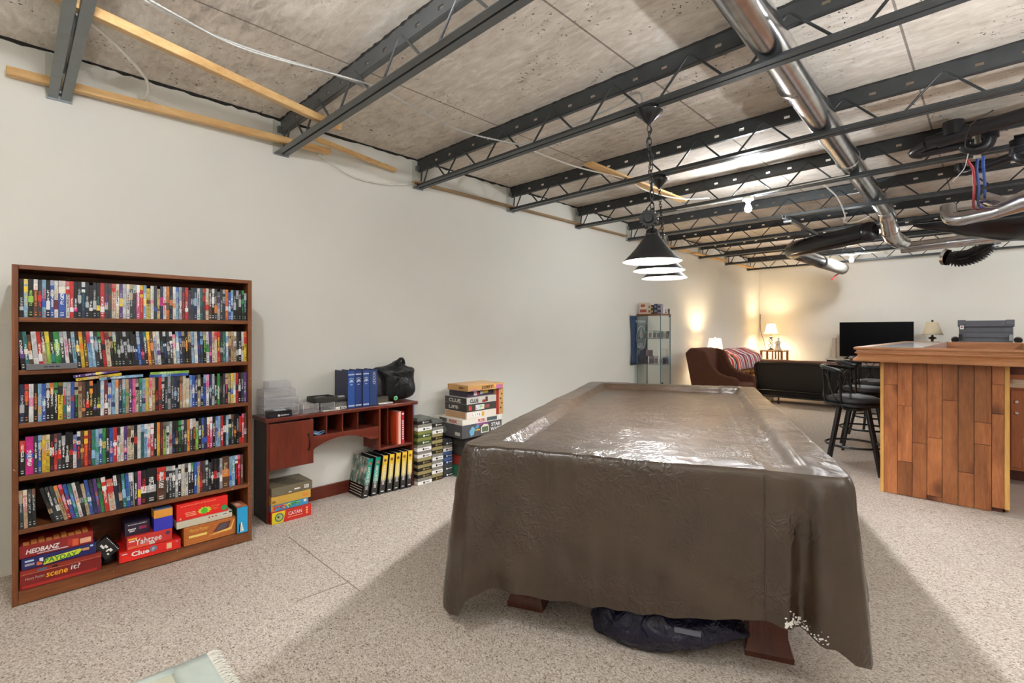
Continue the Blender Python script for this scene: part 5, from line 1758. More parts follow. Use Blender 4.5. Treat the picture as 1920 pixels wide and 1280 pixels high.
def hem_z(x, y):
    if y < 0.04:
        for (a, za), (b, zb_) in zip(HF, HF[1:]):
            if x <= b:
                t = max(0, min(1, (x - a) / (b - a)))
                return za + (zb_ - za) * t
        return HF[-1][1]
    dc = min(sqrt((x - cx) ** 2 + (y - cy) ** 2) for cx, cy in CORN)
    if x > TW - .04:
        base = 0.42 + 0.03 * sin(y * 3)
        near = 0.185
    elif x < 0.04:
        base = 0.26 + 0.03 * sin(y * 4)
        near = 0.02
    else:
        base, near = 0.25, 0.1
    t = min(1, dc / 0.26)
    return near + (base - near) * t


def top_z(x, y):
    e = min(x, TW - x, y, TLn - y)
    t = max(0, min(1, (e - 0.125) / 0.065))
    z = 0.818 - 0.050 * t * t * (3 - 2 * t)
    z += 0.006 * noise.noise(Vector((x * 3.1, y * 2.3, 1.7)))
    z += 0.006 * abs(noise.noise(Vector((x * 9, y * 5, 4.2)))) * (1 if t < 1 else 0.5)
    if abs(x - 1.272) < 0.02: z += 0.004 * (1 - abs(x - 1.272) / 0.02)
    q = abs(y - 1.6 - 0.06 * (x - 1.2))
    if q < 0.02 and x > 1.0: z += 0.006 * (1 - q / 0.02)
    return z


FOLDS = [(0.035, 0.022, 0.034, 0.5), (0.085, 0.02, -0.020, 0.6), (0.30, 0.05, 0.010, 1.2), (0.60, 0.04, 0.010, 1.5), (0.93, 0.03, 0.013, 1.3), (1.08, 0.05, 0.014, 1.2),
         (1.215, 0.03, 0.012, 1.0), (1.335, 0.022, 0.020, 0.9), (1.385, 0.018, -0.016, 0.9), (1.43, 0.024, 0.034, 0.8), (1.485, 0.020, -0.026, 0.8), (1.53, 0.022, 0.040, 0.7)]


def skirt(i, v):
    x, y, nx, ny = PER[i % NP]
    dcs = sorted((sqrt((x - cx) ** 2 + (y - cy) ** 2), k) for k, (cx, cy) in enumerate(CORN))
    dc, ck = dcs[0]
    s = i / NP * PTOT
    zt = top_z(x, y)
    zh = hem_z(x, y)
    z = zt + (zh - zt) * v
    near = math.exp(-(dc / 0.26) ** 2)
    flare = (0.012 + 0.045 * near) * v ** 0.8
    g1 = sin(s * 15 + 1.6 * sin(s * 4.3) + 0.9 * v)
    fold = (0.020 * (g1 if g1 > 0 else g1 * 0.5) * (0.5 + 0.8 * noise.noise(Vector((s * 1.7, 0.2, 0)))) + 0.007 * sin(s * 41 + 2 * sin(s * 9))) * v ** 0.9 + 0.050 * near * sin(s * 31 + 0.8) * v ** 0.7
    wr = (0.012 * noise.noise(Vector((s * 4.0, z * 2.5, 3.0))) + 0.006 * noise.noise(Vector((s * 13.0, z * 9.0, 7.0)))) * min(1, v * 4)
    drop = 0.012 * (1 - math.exp(-v * 30))
    if y < 0.045:
        for fc, fw, fa, fe in FOLDS:
            cx_ = fc + (0.02 * (1 - v) if fc > 1.2 else 0.0)
            fold += fa * math.exp(-((x - cx_) / (fw * (0.6 + 0.6 * v))) ** 2) * v ** fe
        # slanting drag lines running down from the corner
        fold += 0.006 * sin((x * 0.9 + (1 - v) * 0.7) * 26) * math.exp(-((v - 0.72) / 0.25) ** 2) * (0.4 + noise.noise(Vector((x * 2.2, v * 2, 5))))
    o = flare + fold + wr + drop
    return TM @ Vector((x + nx * o, y + ny * o, z))


mb = MB()
NV = 34
rows = []
vs = []
for j in range(NV):
    v = j / (NV - 1)
    for i in range(NP):
        vs.append(skirt(i, v))
fs = []
for j in range(NV - 1):
    for i in range(NP):
        k_ = (i + 1) % NP
        fs.append((j * NP + i, (j + 1) * NP + i, (j + 1) * NP + k_, j * NP + k_))
# top: rings shrinking from the edge towards the middle
NR = 60
base = len(vs)
prev = 0
for r in range(1, NR):
    t = (r / (NR - 1)) ** 1.25
    for i in range(NP):
        x, y, _, _ = PER[i]
        cx, cy = TW / 2, max(TW / 2, min(TLn - TW / 2, y))
        px, py = x + (cx - x) * t, y + (cy - y) * t
        p = TM @ Vector((px, py, top_z(px, py)))
        vs.append(p)
    start = len(vs) - NP
    for i in range(NP):
        k_ = (i + 1) % NP
        fs.append((prev + i, prev + k_, start + k_, start + i))
    prev = start
mb.add(vs, fs)
cov = mb.build('table_cover', M['cover'], smooth=True, loc=tw_(TW / 2, TLn / 2, 0))
tag(cov, 'glossy brown vinyl cover draped over the whole pool table', 'table cover')
sc = MB()
rn3 = random.Random(3)
# worn white patch at the hem near the front corner
for q in range(80):
    fi = (1.33 + abs(rn3.gauss(0, 0.06)) - RC) / PTOT * NP
    i = int(fi)
    v = 0.985 - abs(rn3.gauss(0, 0.03))
    p = skirt(i, v).lerp(skirt(i + 1, v), fi - i) - TL * 0.0025
    a = 0.0015 + rn3.random() * 0.0045
    sc.add([p + TS * a * cos(b) + Vector((0, 0, a * 0.8 * sin(b))) for b in (0, 1.3, 2.6, 3.8, 5.1)], [(0, 1, 2, 3, 4)])
s_ = sc.build('worn_patch', M['white'], cov); s_['label'] = 'white worn flakes at the hem'; s_['kind'] = 'stuff'
mb = MB()
i0 = int((1.272 - RC) / PTOT * NP)
mb.tube([skirt(i0, v / 30) - TL * 0.001 for v in range(1, 31)], 0.0022, 5)
mb.build('welded_seam', M['cover'], cov, smooth=True)

# bag on the floor beneath
bg = thing('plastic_bag', 'crumpled navy plastic bag lying on the carpet under the pool table', 'bag', (-1.02, 2.08, 0))


def bagf(u, v):
    a, b = 2 * pi * u, pi * v
    s = sin(b)
    X = 0.30 * s * cos(a)
    Y = 0.15 * s * sin(a)
    Z = -0.11 * cos(b)
    q = noise.noise(Vector((X * 7, Y * 7, Z * 8 + 3))) * 0.05 + abs(noise.noise(Vector((X * 13, Y * 13, Z * 15)))) * 0.04 + abs(noise.noise(Vector((X * 29, Y * 29, Z * 30)))) * 0.015
    k_ = 1 + q * 4.0
    p = Vector((-1.03, 2.0, 0.105)) + TS * (X * k_) + TL * (Y * k_) + Vector((0, 0, Z * k_ * (1.0 - 0.3 * cos(a))))
    p.z = max(0.002, p.z + 0.02 * cos(a) * s)
    return p


MB().grid(bagf, 90, 44, closeu=True).build('bag_body', M['navybag'], bg, smooth=True)
MB(Matrix.Translation(Vector((-1.10, 1.985, 0.15)) + TS * 0.17 - TL * 0.185) @ TM.to_3x3().to_4x4()).box(-0.05, 0.05, -0.004, 0.002, -0.006, 0.014).build('paper_label', paint(96, 98, 112), bg)
# ---------------------------------------------------------------- glass display cabinet
gx0, gx1, gy0, gy1 = -3.83, -3.45, 6.60, 6.90
gc = thing('display_cabinet', 'narrow glass display cabinet with wooden top near the armchair', 'cabinet', ((gx0 + gx1) / 2, 6.75, 0))
box_part('wooden_top', M['shelfwood'], gc, gx0 - .01, gx1 + .01, gy0 - .01, gy1 + .01, 1.588, 1.610, 0.003)
box_part('wooden_base', M['shelfwood'], gc, gx0 - .01, gx1 + .01, gy0 - .01, gy1 + .01, 0, 0.10, 0.003)
t = 0.004
for nm, b in (('glass_pane', (gx0, gx1, gy0, gy0 + t)), ('glass_pane', (gx0, gx1, gy1 - t, gy1)), ('glass_pane', (gx0, gx0 + t, gy0 + t, gy1 - t)), ('glass_door', (gx1 - t, gx1, gy0 + t, gy1 - t))):
    MB().box(b[0], b[1], b[2], b[3], 0.10, 1.588).build(nm, M['glass'], gc)
for x in (gx0, gx1):
    for y in (gy0, gy1):
        MB().box(x - .005, x + .005, y - .005, y + .005, 0.10, 1.588).build('corner_strip', M['glassedge'], gc)
for z in (0.47, 0.863, 1.245):
    MB().box(gx0 + .006, gx1 - .006, gy0 + .006, gy1 - .006, z - .005, z).build('glass_shelf', M['glass'], gc)
    MB().tube([(gx0 + .006, gy0 + .006, z - .0025), (gx1 - .006, gy0 + .006, z - .0025), (gx1 - .006, gy1 - .006, z - .0025), (gx0 + .006, gy1 - .006, z - .0025)], 0.003, 4, closed=True).build('shelf_edge', M['glassedge'], gc)
MB().box(gx1, gx1 + .012, gy0 + .03, gy0 + .06, 0.585, 0.605).build('door_latch', M['black'], gc, bevel=0.002)
MB().box(gx1 - .004, gx1 + .01, gy1 - .03, gy1 - .005, 1.565, 1.588).build('hinge', M['black'], gc, bevel=0.002)
# team towel behind the cabinet
tw = thing('team_towel', 'navy sports towel with a ringed drop emblem hanging behind the glass cabinet', 'towel', (-3.87, 6.75, 0.86))


def towelf(u, v):
    y = 6.47 + u * 0.50
    return (-3.872 + 0.012 * sin(u * 9 + v * 2), y + 0.03 * sin(v * 3), 1.585 - v * 0.74)


MB().grid(towelf, 16, 12).build('cloth', paint(52, 72, 104, 0.8), tw, smooth=True, solid=0.004)
wcol = paint(200, 208, 222)
ex = -3.853
mb = MB()
mb.tube([(ex, 6.76 + 0.135 * cos(a), 1.25 + 0.175 * sin(a)) for a in [2 * pi * q / 36 for q in range(36)]], 0.008, 5, closed=True)
mb.build('emblem_ring', wcol, tw)
dr_ = [(6.76 + 0.05 * sin(a) * (1 - cos(a)) / 1.6, 1.32 - 0.075 * cos(a) * -1) for a in [2 * pi * q / 24 for q in range(24)]]
MB().prism([(6.76 + 0.055 * sin(a) * sin(a / 2) ** 1.5, 1.32 + 0.085 * cos(a)) for a in [2 * pi * q / 24 for q in range(24)]], 'yz', ex - .001, ex + .001).build('emblem_drop', wcol, tw)
MB().prism([(6.76 + 0.032 * sin(a) * sin(a / 2) ** 1.5, 1.31 + 0.05 * cos(a)) for a in [2 * pi * q / 24 for q in range(24)]], 'yz', ex, ex + .002).build('emblem_drop', paint(190, 92, 56), tw)
mb = MB()
for i in range(7):
    mb.box(ex - .002, ex, 6.60 + i * .042, 6.628 + i * .042, 1.485, 1.52)
mb.build('lettering', wcol, tw)
mb = MB()
for i in range(4):
    mb.box(ex - .002, ex, 6.70 + i * .03, 6.708 + i * .03, 1.10, 1.17)
mb.build('emblem_bars', wcol, tw)
# cards and trinkets
DG = 'cards on the glass shelves'
for i, (x, y, z, w, h, c, lab) in enumerate((
        (-3.74, 6.68, 1.246, .05, .11, (120, 140, 124), 'green-grey card standing first on the upper glass shelf'),
        (-3.66, 6.68, 1.246, .05, .12, (214, 212, 202), 'white card standing second on the upper glass shelf'),
        (-3.60, 6.70, 1.246, .05, .12, (170, 178, 176), 'silver card in the middle of the upper glass shelf'),
        (-3.55, 6.72, 1.246, .05, .12, (200, 206, 204), 'pale card before the corner of the upper glass shelf'),
        (-3.50, 6.72, 1.246, .05, .11, (90, 104, 100), 'dark card by the corner of the upper glass shelf'),
        (-3.50, 6.80, 1.246, .05, .11, (206, 210, 206), 'white card behind the door on the upper glass shelf'),
        (-3.48, 6.86, 1.246, .05, .11, (60, 64, 60), 'black card farthest on the upper glass shelf'),
        (-3.73, 6.68, 0.864, .06, .10, (66, 56, 70), 'dark card standing first on the lower glass shelf'),
        (-3.64, 6.68, 0.864, .07, .12, (150, 140, 140), 'grey card in the middle of the lower glass shelf'),
        (-3.57, 6.69, 0.864, .06, .13, (196, 186, 180), 'pale card before the corner of the lower glass shelf'),
        (-3.50, 6.70, 0.864, .05, .12, (236, 234, 230), 'bright white card by the corner of the lower glass shelf'),
        (-3.49, 6.79, 0.864, .05, .10, (120, 116, 124), 'grey card behind the door on the lower glass shelf'),
        (-3.48, 6.86, 0.864, .05, .12, (150, 182, 214), 'pale blue card farthest on the lower glass shelf'))):
    c_ = thing('trading_card', lab, 'card', (x, y, z), DG)
    Mx = Matrix.Translation((x, y, z)) @ Matrix.Rotation(radians(35), 4, 'Z') @ Matrix.Rotation(radians(16), 4, 'X')
    MB(Mx).box(-w / 2, w / 2, -.003, .003, 0.001, h).build('card_sleeve', paint(*c), c_, bevel=0.001)
    MB(Mx).box(-w / 2 + .006, w / 2 - .006, -.0045, -.003, h * .12, h * .7).build('printed_panel', paint(c[0] // 2 + 40, c[1] // 2 + 30, c[2] // 2 + 40), c_)
for i in range(3):
    o = MB(Matrix.Translation((-3.66 - i * .025, 6.70 + i * .005, 0.985)) @ Matrix.Rotation(radians(30), 4, 'Z') @ Matrix.Rotation(radians(20), 4, 'X')).box(-.03, .03, -.003, .003, 0, .09).build('trading_card', paint(110 + i * 30, 100 + i * 20, 108 + i * 24))
    tag(o, ('silver card leaning on a tiny rack', 'grey card in the middle of the tiny rack', 'pale card at the wall end of the tiny rack')[i] + ' above the lower glass shelf', 'card', DG)
o = MB().box(-3.74, -3.62, 6.70, 6.76, 0.975, 0.982).box(-3.735, -3.73, 6.72, 6.74, 0.8635, 0.975).box(-3.63, -3.625, 6.72, 6.74, 0.8635, 0.975).build('card_rack', M['black']); tag(o, 'tiny dark rack carrying cards on the lower glass shelf', 'rack')
CG = 'boxes and mugs on the glass cabinet top'
for x, y, w, dp, h, c, c2_, lab in (
        (-3.745, 6.68, .135, .10, .170, (206, 190, 168), (150, 70, 60), 'large cream and red box on the cabinet top'),
        (-3.655, 6.68, .04, .06, .14, (210, 196, 170), (120, 100, 80), 'slim cream box beside the large cream one on the cabinet'),
        (-3.615, 6.68, .045, .05, .13, (44, 38, 34), (180, 140, 60), 'dark box with a gold patch on the cabinet top'),
        (-3.555, 6.68, .05, .06, .145, (40, 48, 74), (120, 130, 150), 'navy box on the cabinet top'),
        (-3.495, 6.68, .06, .06, .14, (140, 138, 150), (50, 50, 60), 'grey patterned box at the cabinet top corner'),
        (-3.46, 6.80, .03, .03, .07, (226, 222, 216), (160, 60, 60), 'small white mug shaped box over the cabinet door'),
        (-3.46, 6.86, .035, .035, .075, (60, 62, 60), (170, 170, 160), 'small dark box farthest on the cabinet top')):
    b = thing('gift_box', lab, 'box', (x, y, 1.61), CG)
    MB().box(x - w / 2, x + w / 2, y - dp / 2, y + dp / 2, 1.6103, 1.61 + h).build('box_body', paint(*c), b, bevel=0.002)
    MB().box(x - w * .4, x + w * .4, y - dp / 2 - .001, y - dp / 2, 1.61 + h * .15, 1.61 + h * .4).build('printed_panel', paint(*c2_), b)
    MB().box(x - w * .3, x + w * .2, y - dp / 2 - .001, y - dp / 2, 1.61 + h * .62, 1.61 + h * .85).build('printed_panel', paint(*c2_), b)

# ---------------------------------------------------------------- armchair with slipcover
ac = thing('armchair', 'wing armchair under a loose brown slipcover beside the glowing white lamp', 'armchair', (-3.15, 8.1, 0))
wing = [(-3.41, 0.06), (-3.60, 1.0), (-3.52, 1.055), (-3.40, 1.065), (-3.27, 1.035), (-3.22, 0.96), (-3.19, 0.86), (-3.13, 0.76), (-3.04, 0.69), (-2.95, 0.66), (-2.83, 0.645), (-2.77, 0.61), (-2.76, 0.54), (-2.78, 0.06)]
for (a, b) in ((7.70, 7.80), (8.44, 8.54)):
    MB().prism(wing, 'xz', a, b).build('wing_arm', M['slipcover'], ac, smooth=50, bevel=0.03, seg=3)
MB().prism([(-3.41, 0.06), (-3.60, 1.02), (-3.53, 1.08), (-3.43, 1.075), (-3.36, 1.0), (-3.33, 0.5), (-3.33, 0.06)], 'xz', 7.75, 8.49).build('backrest', M['slipcover'], ac, smooth=50, bevel=0.03, seg=3)
MB().box(-3.35, -2.77, 7.78, 8.46, 0.06, 0.40).build('seat_base', M['slipcover'], ac, bevel=0.02)
MB().box(-3.33, -2.75, 7.80, 8.44, 0.40, 0.53).build('seat_cushion', M['slipcover'], ac, smooth=50, bevel=0.05, seg=4)
mb = MB()
for q in range(6):
    x = -3.16 + q * 0.065
    mb.tube(spline([(x - .10, 8.545, 0.70 - q * .005), (x - .02, 8.565, 0.45), (x + .05, 8.585, 0.20), (x + .08, 8.59, 0.04)], 4), [0.012 + 0.0016 * j for j in range(13)], 6)
mb.build('hanging_fold', M['slipcover'], ac, smooth=True)

# ---------------------------------------------------------------- table lamps
def end_table(label, x0, x1, y0, y1, h, mat, slats=False):
    t_ = thing('end_table', label, 'table', ((x0 + x1) / 2, (y0 + y1) / 2, 0))
    MB().box(x0, x1, y0, y1, h - .025, h).build('tabletop', mat, t_, bevel=0.003)
    for x in (x0 + .025, x1 - .025):
        for y in (y0 + .025, y1 - .025):
            MB().box(x - .02, x + .02, y - .02, y + .02, 0, h - .025).build('leg', mat, t_, bevel=0.003)
    if slats:
        for i in range(3):
            x = x0 + (x1 - x0) * (0.56 + i * 0.13)
            MB().box(x - .014, x + .014, y0 + .005, y0 + .02, 0.18, h - .025).build('slat', mat, t_, bevel=0.002)
        MB().box(x0 + .01, x1 - .01, y0 + .01, y1 - .01, 0.15, 0.175).build('lower_shelf', mat, t_, bevel=0.002)
    return t_


end_table('small dark end table hidden behind the armchair, carrying a white lamp', -3.74, -3.36, 8.64, 8.98, 0.66, M['legwood'])
lm = thing('table_lamp', 'lit white drum table lamp behind the brown armchair', 'lamp', (-3.55, 8.81, 0.66))
lx, ly = -3.55, 8.81
MB().lathe([(0.07, 0.66), (0.07, 0.675), (0.03, 0.69), (0.045, 0.76), (0.055, 0.84), (0.04, 0.93), (0.014, 0.97), (0.012, 1.05)], (lx, ly, 0), 20).build('base', M['ceramic'], lm, smooth=50)
MB().lathe([(0.128, 1.015), (0.095, 1.225)], (lx, ly, 0), 32, capb=False, capt=False).build('lamp_shade', M['lampshade_white'], lm, smooth=True, solid=0.003)
MB().lathe([(0.008, 1.05), (0.012, 1.09), (0.03, 1.12), (0.034, 1.15), (0.02, 1.18), (0.004, 1.19)], (lx, ly, 0), 14).build('glass_bulb', M['bulbw'], lm, smooth=True)
MB().sphere((lx, ly, 1.235), 0.012, 10, 8).build('finial', M['ceramic'], lm, smooth=True)

end_table('tall rustic end table with slatted side in the far corner', -3.66, -3.20, 11.5, 11.95, 0.935, M['rustic'], True)
lm = thing('table_lamp', 'lit bell-shaded lamp with twisted iron stem in the far corner', 'lamp', (-3.50, 11.74, 0.935))
lx, ly, z = -3.50, 11.74, 0.9355
MB().lathe([(0.07, z), (0.07, z + .012), (0.035, z + .03), (0.02, z + .05)], (lx, ly, 0), 18).build('base', M['bronze'], lm, smooth=50)
for ph in (0, 2 * pi / 3, 4 * pi / 3):
    pts = []
    for i in range(25):
        u = i / 24
        r = 0.012 + 0.040 * abs(sin(pi * u * 2)) * (1.0 if u < .5 else 0.75)
        a = ph + u * 4.2
        pts.append((lx + r * cos(a), ly + r * sin(a), z + .045 + u * 0.21))
    MB().tube(pts, 0.006, 6).build('twisted_rod', M['bronze'], lm, smooth=True)
MB().lathe([(0.012, z + .25), (0.04, z + .285), (0.045, z + .295), (0.014, z + .31), (0.011, z + .36)], (lx, ly, 0), 18).build('cup', M['bronze'], lm, smooth=50)
MB().lathe([(0.155, z + .355), (0.135, z + .375), (0.108, z + .44), (0.09, z + .52), (0.082, z + .575)], (lx, ly, 0), 32, capb=False, capt=False).build('lamp_shade', M['lampshade'], lm, smooth=True, solid=0.003)
MB().lathe([(0.008, z + .37), (0.012, z + .44), (0.03, z + .47), (0.034, z + .50), (0.02, z + .53), (0.004, z + .545)], (lx, ly, 0), 14).build('glass_bulb', M['bulbw'], lm, smooth=True)
MB().sphere((lx, ly, z + .60), 0.014, 10, 8).build('finial', M['bronze'], lm, smooth=True)
cable('thin dark lamp cord hanging down the far room corner', [(-3.86, 12.18, 1.75), (-3.865, 12.18, 1.5), (-3.84, 12.15, 1.35), (-3.76, 12.0, 1.22), (-3.70, 11.9, 1.15), (-3.62, 11.75, 0.95)], 0.006, 'bronze', 'lamp_cord')
st_ = thing('figurine', 'pale robed figurine standing beside the far corner lamp', 'figurine', (-3.33, 11.62, 0.935))
MB().lathe([(0.075, 0.9355), (0.078, 0.955), (0.06, 0.99), (0.045, 1.04), (0.04, 1.09), (0.048, 1.13), (0.04, 1.155), (0.014, 1.17)], (-3.33, 11.62, 0), 18).build('robe', paint(206, 200, 186), st_, smooth=True)
MB().sphere((-3.322, 11.615, 1.19), 0.024, 14, 10, sz=1.2).build('head', paint(210, 204, 190), st_, smooth=True)
MB().sphere((-3.318, 11.62, 1.207), 0.024, 12, 8, sx=1.25, sz=0.55).build('headdress', paint(150, 144, 128), st_, smooth=True)
for s in (-1, 1):
    MB().tube(spline([(-3.33 + s * .035, 11.62, 1.135), (-3.33 + s * .05, 11.60, 1.09), (-3.32, 11.575, 1.075)], 4), 0.013, 8).build('arm', paint(206, 200, 186), st_, smooth=True)

# ---------------------------------------------------------------- tan couch with striped afghan
cu_ = thing('couch', 'tan leather couch against the long wall, striped afghan over its back', 'couch', (-3.35, 10.2, 0))
MB().prism([(-3.86, 0.08), (-3.86, 0.90), (-3.80, 0.955), (-3.68, 0.95), (-3.58, 0.86), (-3.54, 0.46), (-3.54, 0.08)], 'xz', 9.2, 11.3).build('backrest', M['tan'], cu_, smooth=50, bevel=0.03, seg=3)
MB().box(-3.60, -3.30, 9.2, 11.3, 0.08, 0.34).build('seat_base', M['tan'], cu_, bevel=0.02)
for a in (9.42, 10.25):
    MB().box(-3.56, -3.28, a, a + 0.80, 0.34, 0.50).build('seat_cushion', M['tan'], cu_, smooth=50, bevel=0.05, seg=4)
    MB(Matrix.Translation((-3.53, a + .4, 0.69)) @ Matrix.Rotation(radians(-12), 4, 'Y')).box(-0.09, 0.09, -0.39, 0.39, -0.20, 0.20).build('back_cushion', M['tan'], cu_, smooth=50, bevel=0.07, seg=4)
for a in (9.18, 11.08):
    MB().prism([(-3.84, 0.08), (-3.84, 0.70), (-3.6, 0.66), (-3.4, 0.64), (-3.30, 0.60), (-3.275, 0.5), (-3.28, 0.08)], 'xz', a, a + .22).build('armrest', M['tan'], cu_, smooth=50, bevel=0.05, seg=4)
k = NT('striped_afghan')
tc = k.new('ShaderNodeTexCoord'); sx = k.new('ShaderNodeSeparateXYZ'); k.link(tc.outputs['Object'], sx.inputs[0])
fr = k.math('FRACT', k.math('MULTIPLY', sx.outputs[1], 3.1))
S1 = [(0.0, rgb(232, 222, 214)), (0.10, rgb(196, 60, 70)), (0.2, rgb(236, 190, 190)), (0.3, rgb(90, 40, 66)), (0.38, rgb(232, 226, 220)), (0.5, rgb(206, 96, 110)), (0.6, rgb(56, 44, 56)), (0.68, rgb(232, 214, 206)), (0.8, rgb(178, 44, 56)), (0.9, rgb(120, 90, 130))]
stripes = k.ramp(fr, S1, 'CONSTANT')
zz = k.math('ADD', sx.outputs[1], k.math('MULTIPLY', k.math('PINGPONG', sx.outputs[0], 0.05), 0.9))
fr2 = k.math('FRACT', k.math('MULTIPLY', zz, 3.0))
rip = k.ramp(fr2, [(0.0, rgb(196, 60, 40)), (0.2, rgb(230, 216, 206)), (0.3, rgb(36, 52, 66)), (0.45, rgb(150, 190, 200)), (0.58, rgb(40, 44, 56)), (0.7, rgb(206, 84, 62)), (0.88, rgb(232, 226, 214))], 'CONSTANT')
k.link(k.mix(k.math('LESS_THAN', sx.outputs[1], -0.32), stripes, rip), k.b.inputs['Base Color'])
k.b.inputs['Roughness'].default_value = 0.95
k.bump(k.noise(tc.outputs['Object'], 90, 2), 0.5, 0.006)
prof = spline([(-3.868, 0, 0.55), (-3.868, 0, 0.92), (-3.80, 0, 0.985), (-3.67, 0, 0.975), (-3.55, 0, 0.915), (-3.44, 0, 0.86), (-3.40, 0, 0.72), (-3.385, 0, 0.62)], 5)


def afg(u, v):
    i = v * (len(prof) - 1)
    a = prof[min(int(i), len(prof) - 2)]; b = prof[min(int(i) + 1, len(prof) - 1)]
    p = a.lerp(b, i - int(i)) if i < len(prof) - 1 else b
    y = 9.15 + u * 1.75 - (0.10 if u < .05 else 0) * v
    w = 0.012 * sin(u * 60 + v * 2)
    return (p.x + w * .4, y, p.z + w + 0.01)


af = MB().grid(afg, 90, 34).build('afghan', k.m, smooth=True, solid=0.008, loc=(-3.6, 9.9, 0.6))
tag(af, 'crocheted afghan with pink, red and black stripes over the couch back', 'blanket')

# ---------------------------------------------------------------- futon
ft = thing('futon', 'black metal futon sofa seen from behind, brown leather edge on top', 'sofa', (-2.2, 9.9, 0))
fx0, fx1 = -3.20, -1.12
yb_, yt_ = 10.0, 9.78


def fy(z):
    return yb_ + (yt_ - yb_) * (z - 0.12) / 0.65


fr_ = [(fx0, fy(0.14), 0.14), (fx0, fy(0.70), 0.70), (fx0 + .02, fy(0.745), 0.745), (fx0 + .07, fy(0.77), 0.77), (fx1 - .07, fy(0.77), 0.77), (fx1 - .02, fy(0.745), 0.745), (fx1, fy(0.70), 0.70), (fx1, fy(0.14), 0.14)]
MB().tube(fr_, 0.024, 10).build('back_frame', M['black'], ft, smooth=60)
for z in (0.14, 0.25):
    MB().tube([(fx0, fy(z), z), (fx1, fy(z), z)], 0.022, 10).build('cross_rail', M['black'], ft, smooth=60)
mb = MB()
mb.add([(fx0 + .01, fy(.16) + .012, .16), (fx1 - .01, fy(.16) + .012, .16), (fx1 - .01, fy(.76) + .012, .76), (fx0 + .01, fy(.76) + .012, .76),
        (fx0 + .01, fy(.16) + .03, .16), (fx1 - .01, fy(.16) + .03, .16), (fx1 - .01, fy(.76) + .03, .76), (fx0 + .01, fy(.76) + .03, .76)],
       [(0, 1, 2, 3), (7, 6, 5, 4), (0, 4, 5, 1), (1, 5, 6, 2), (2, 6, 7, 3), (3, 7, 4, 0)])
mb.build('back_cloth', M['blackcloth'], ft)


def mat_top(u, v):
    a = pi * v
    x = fx0 + 0.10 + u * (fx1 - fx0 - .12)
    h = 0.055 + 0.014 * noise.noise(Vector((x * 3, v * 2, 0)))
    return (x, fy(.77) + 0.10 - 0.115 * cos(a), 0.775 + h * sin(a) ** 0.7)


MB().grid(mat_top, 60, 12).build('mattress_edge', M['brownleather'], ft, smooth=True)
MB(Matrix.Translation((0, fy(.45) + .13, 0.45)) @ Matrix.Rotation(radians(18), 4, 'X')).box(fx0 + .06, fx1 - .06, -0.07, 0.07, -0.30, 0.31).build('back_mattress', M['brownleather'], ft, smooth=50, bevel=0.04, seg=3)
MB().box(fx0 + .06, fx1 - .06, 10.06, 10.80, 0.28, 0.44).build('seat_mattress', M['brownleather'], ft, smooth=50, bevel=0.05, seg=3)
for x in (fx0, fx1):
    MB().tube(spline([(x, 10.0, 0.14), (x, 10.0, 0.52), (x, 10.06, 0.58), (x, 10.7, 0.58), (x, 10.78, 0.52), (x, 10.8, 0.02)], 5), 0.022, 10).build('arm_frame', M['black'], ft, smooth=True)
    MB().tube([(x + (.35 if x < -2 else -.35), 10.0, 0.14), (x + (.35 if x < -2 else -.35), 9.99, 0.03)], 0.014, 8).build('leg', M['black'], ft, smooth=60)
    MB().sphere((x + (.35 if x < -2 else -.35), 9.99, 0.026), 0.026, 12, 8).build('foot', M['black'], ft, smooth=True)

# ---------------------------------------------------------------- television and things by the far wall
tv = thing('television', 'large black flat screen television against the far wall', 'TV', (-1.645, 11.8, 0.80))
MB().box(-2.233, -1.058, 11.80, 11.83, 0.842, 1.533).build('panel_body', M['blackplastic'], tv, bevel=0.004)
MB().box(-2.226, -1.065, 11.797, 11.80, 0.852, 1.527).build('screen', M['screen'], tv)
for x in (-2.06, -1.25):
    MB().prism([(x - .10, 0.791), (x + .10, 0.791), (x + .02, 0.86), (x - .02, 0.86)], 'xz', 11.76, 11.84).build('foot', M['blackplastic'], tv, bevel=0.004)
ts = thing('tv_stand', 'low pale stand under the television', 'stand', (-1.65, 11.85, 0))
MB().box(-2.45, -0.95, 11.65, 12.1, 0.765, 0.79).build('top_board', paint(190, 184, 176), ts, bevel=0.003)
for x in (-2.43, -1.70, -0.99):
    MB().box(x, x + .025, 11.67, 12.08, 0, 0.765).build('upright_panel', M['blackplastic'], ts, bevel=0.002)
MB().box(-2.43, -0.97, 12.05, 12.06, 0.02, 0.765).build('back_panel', M['blackplastic'], ts)
MB().box(-2.405, -0.99, 11.67, 12.05, 0.40, 0.42).build('shelf', M['blackplastic'], ts)
sp = thing('speaker', 'slim beige tower speaker beside the television', 'speaker', (-2.36, 11.95, 0.79))
MB().box(-2.375, -2.315, 11.88, 12.0, 0.7905, 1.22).build('cabinet', paint(206, 190, 172), sp, bevel=0.004)
MB().box(-2.37, -2.32, 11.874, 11.88, 0.80, 1.21).build('grille', paint(196, 180, 164), sp)
end_table('dark side table carrying the unlit cream lamp', -0.935, -0.56, 11.45, 11.85, 0.90, M['legwood'])
lm = thing('table_lamp', 'unlit cream lamp with dark baluster base between television and grey trunk', 'lamp', (-0.78, 11.6, 0.90))
MB().lathe([(0.08, 0.9005), (0.08, 0.92), (0.03, 0.95), (0.05, 1.04), (0.055, 1.10), (0.02, 1.17), (0.018, 1.20), (0.06, 1.225), (0.055, 1.24), (0.016, 1.26), (0.012, 1.32)], (-0.78, 11.6, 0), 20).build('base', M['bronze'], lm, smooth=50)
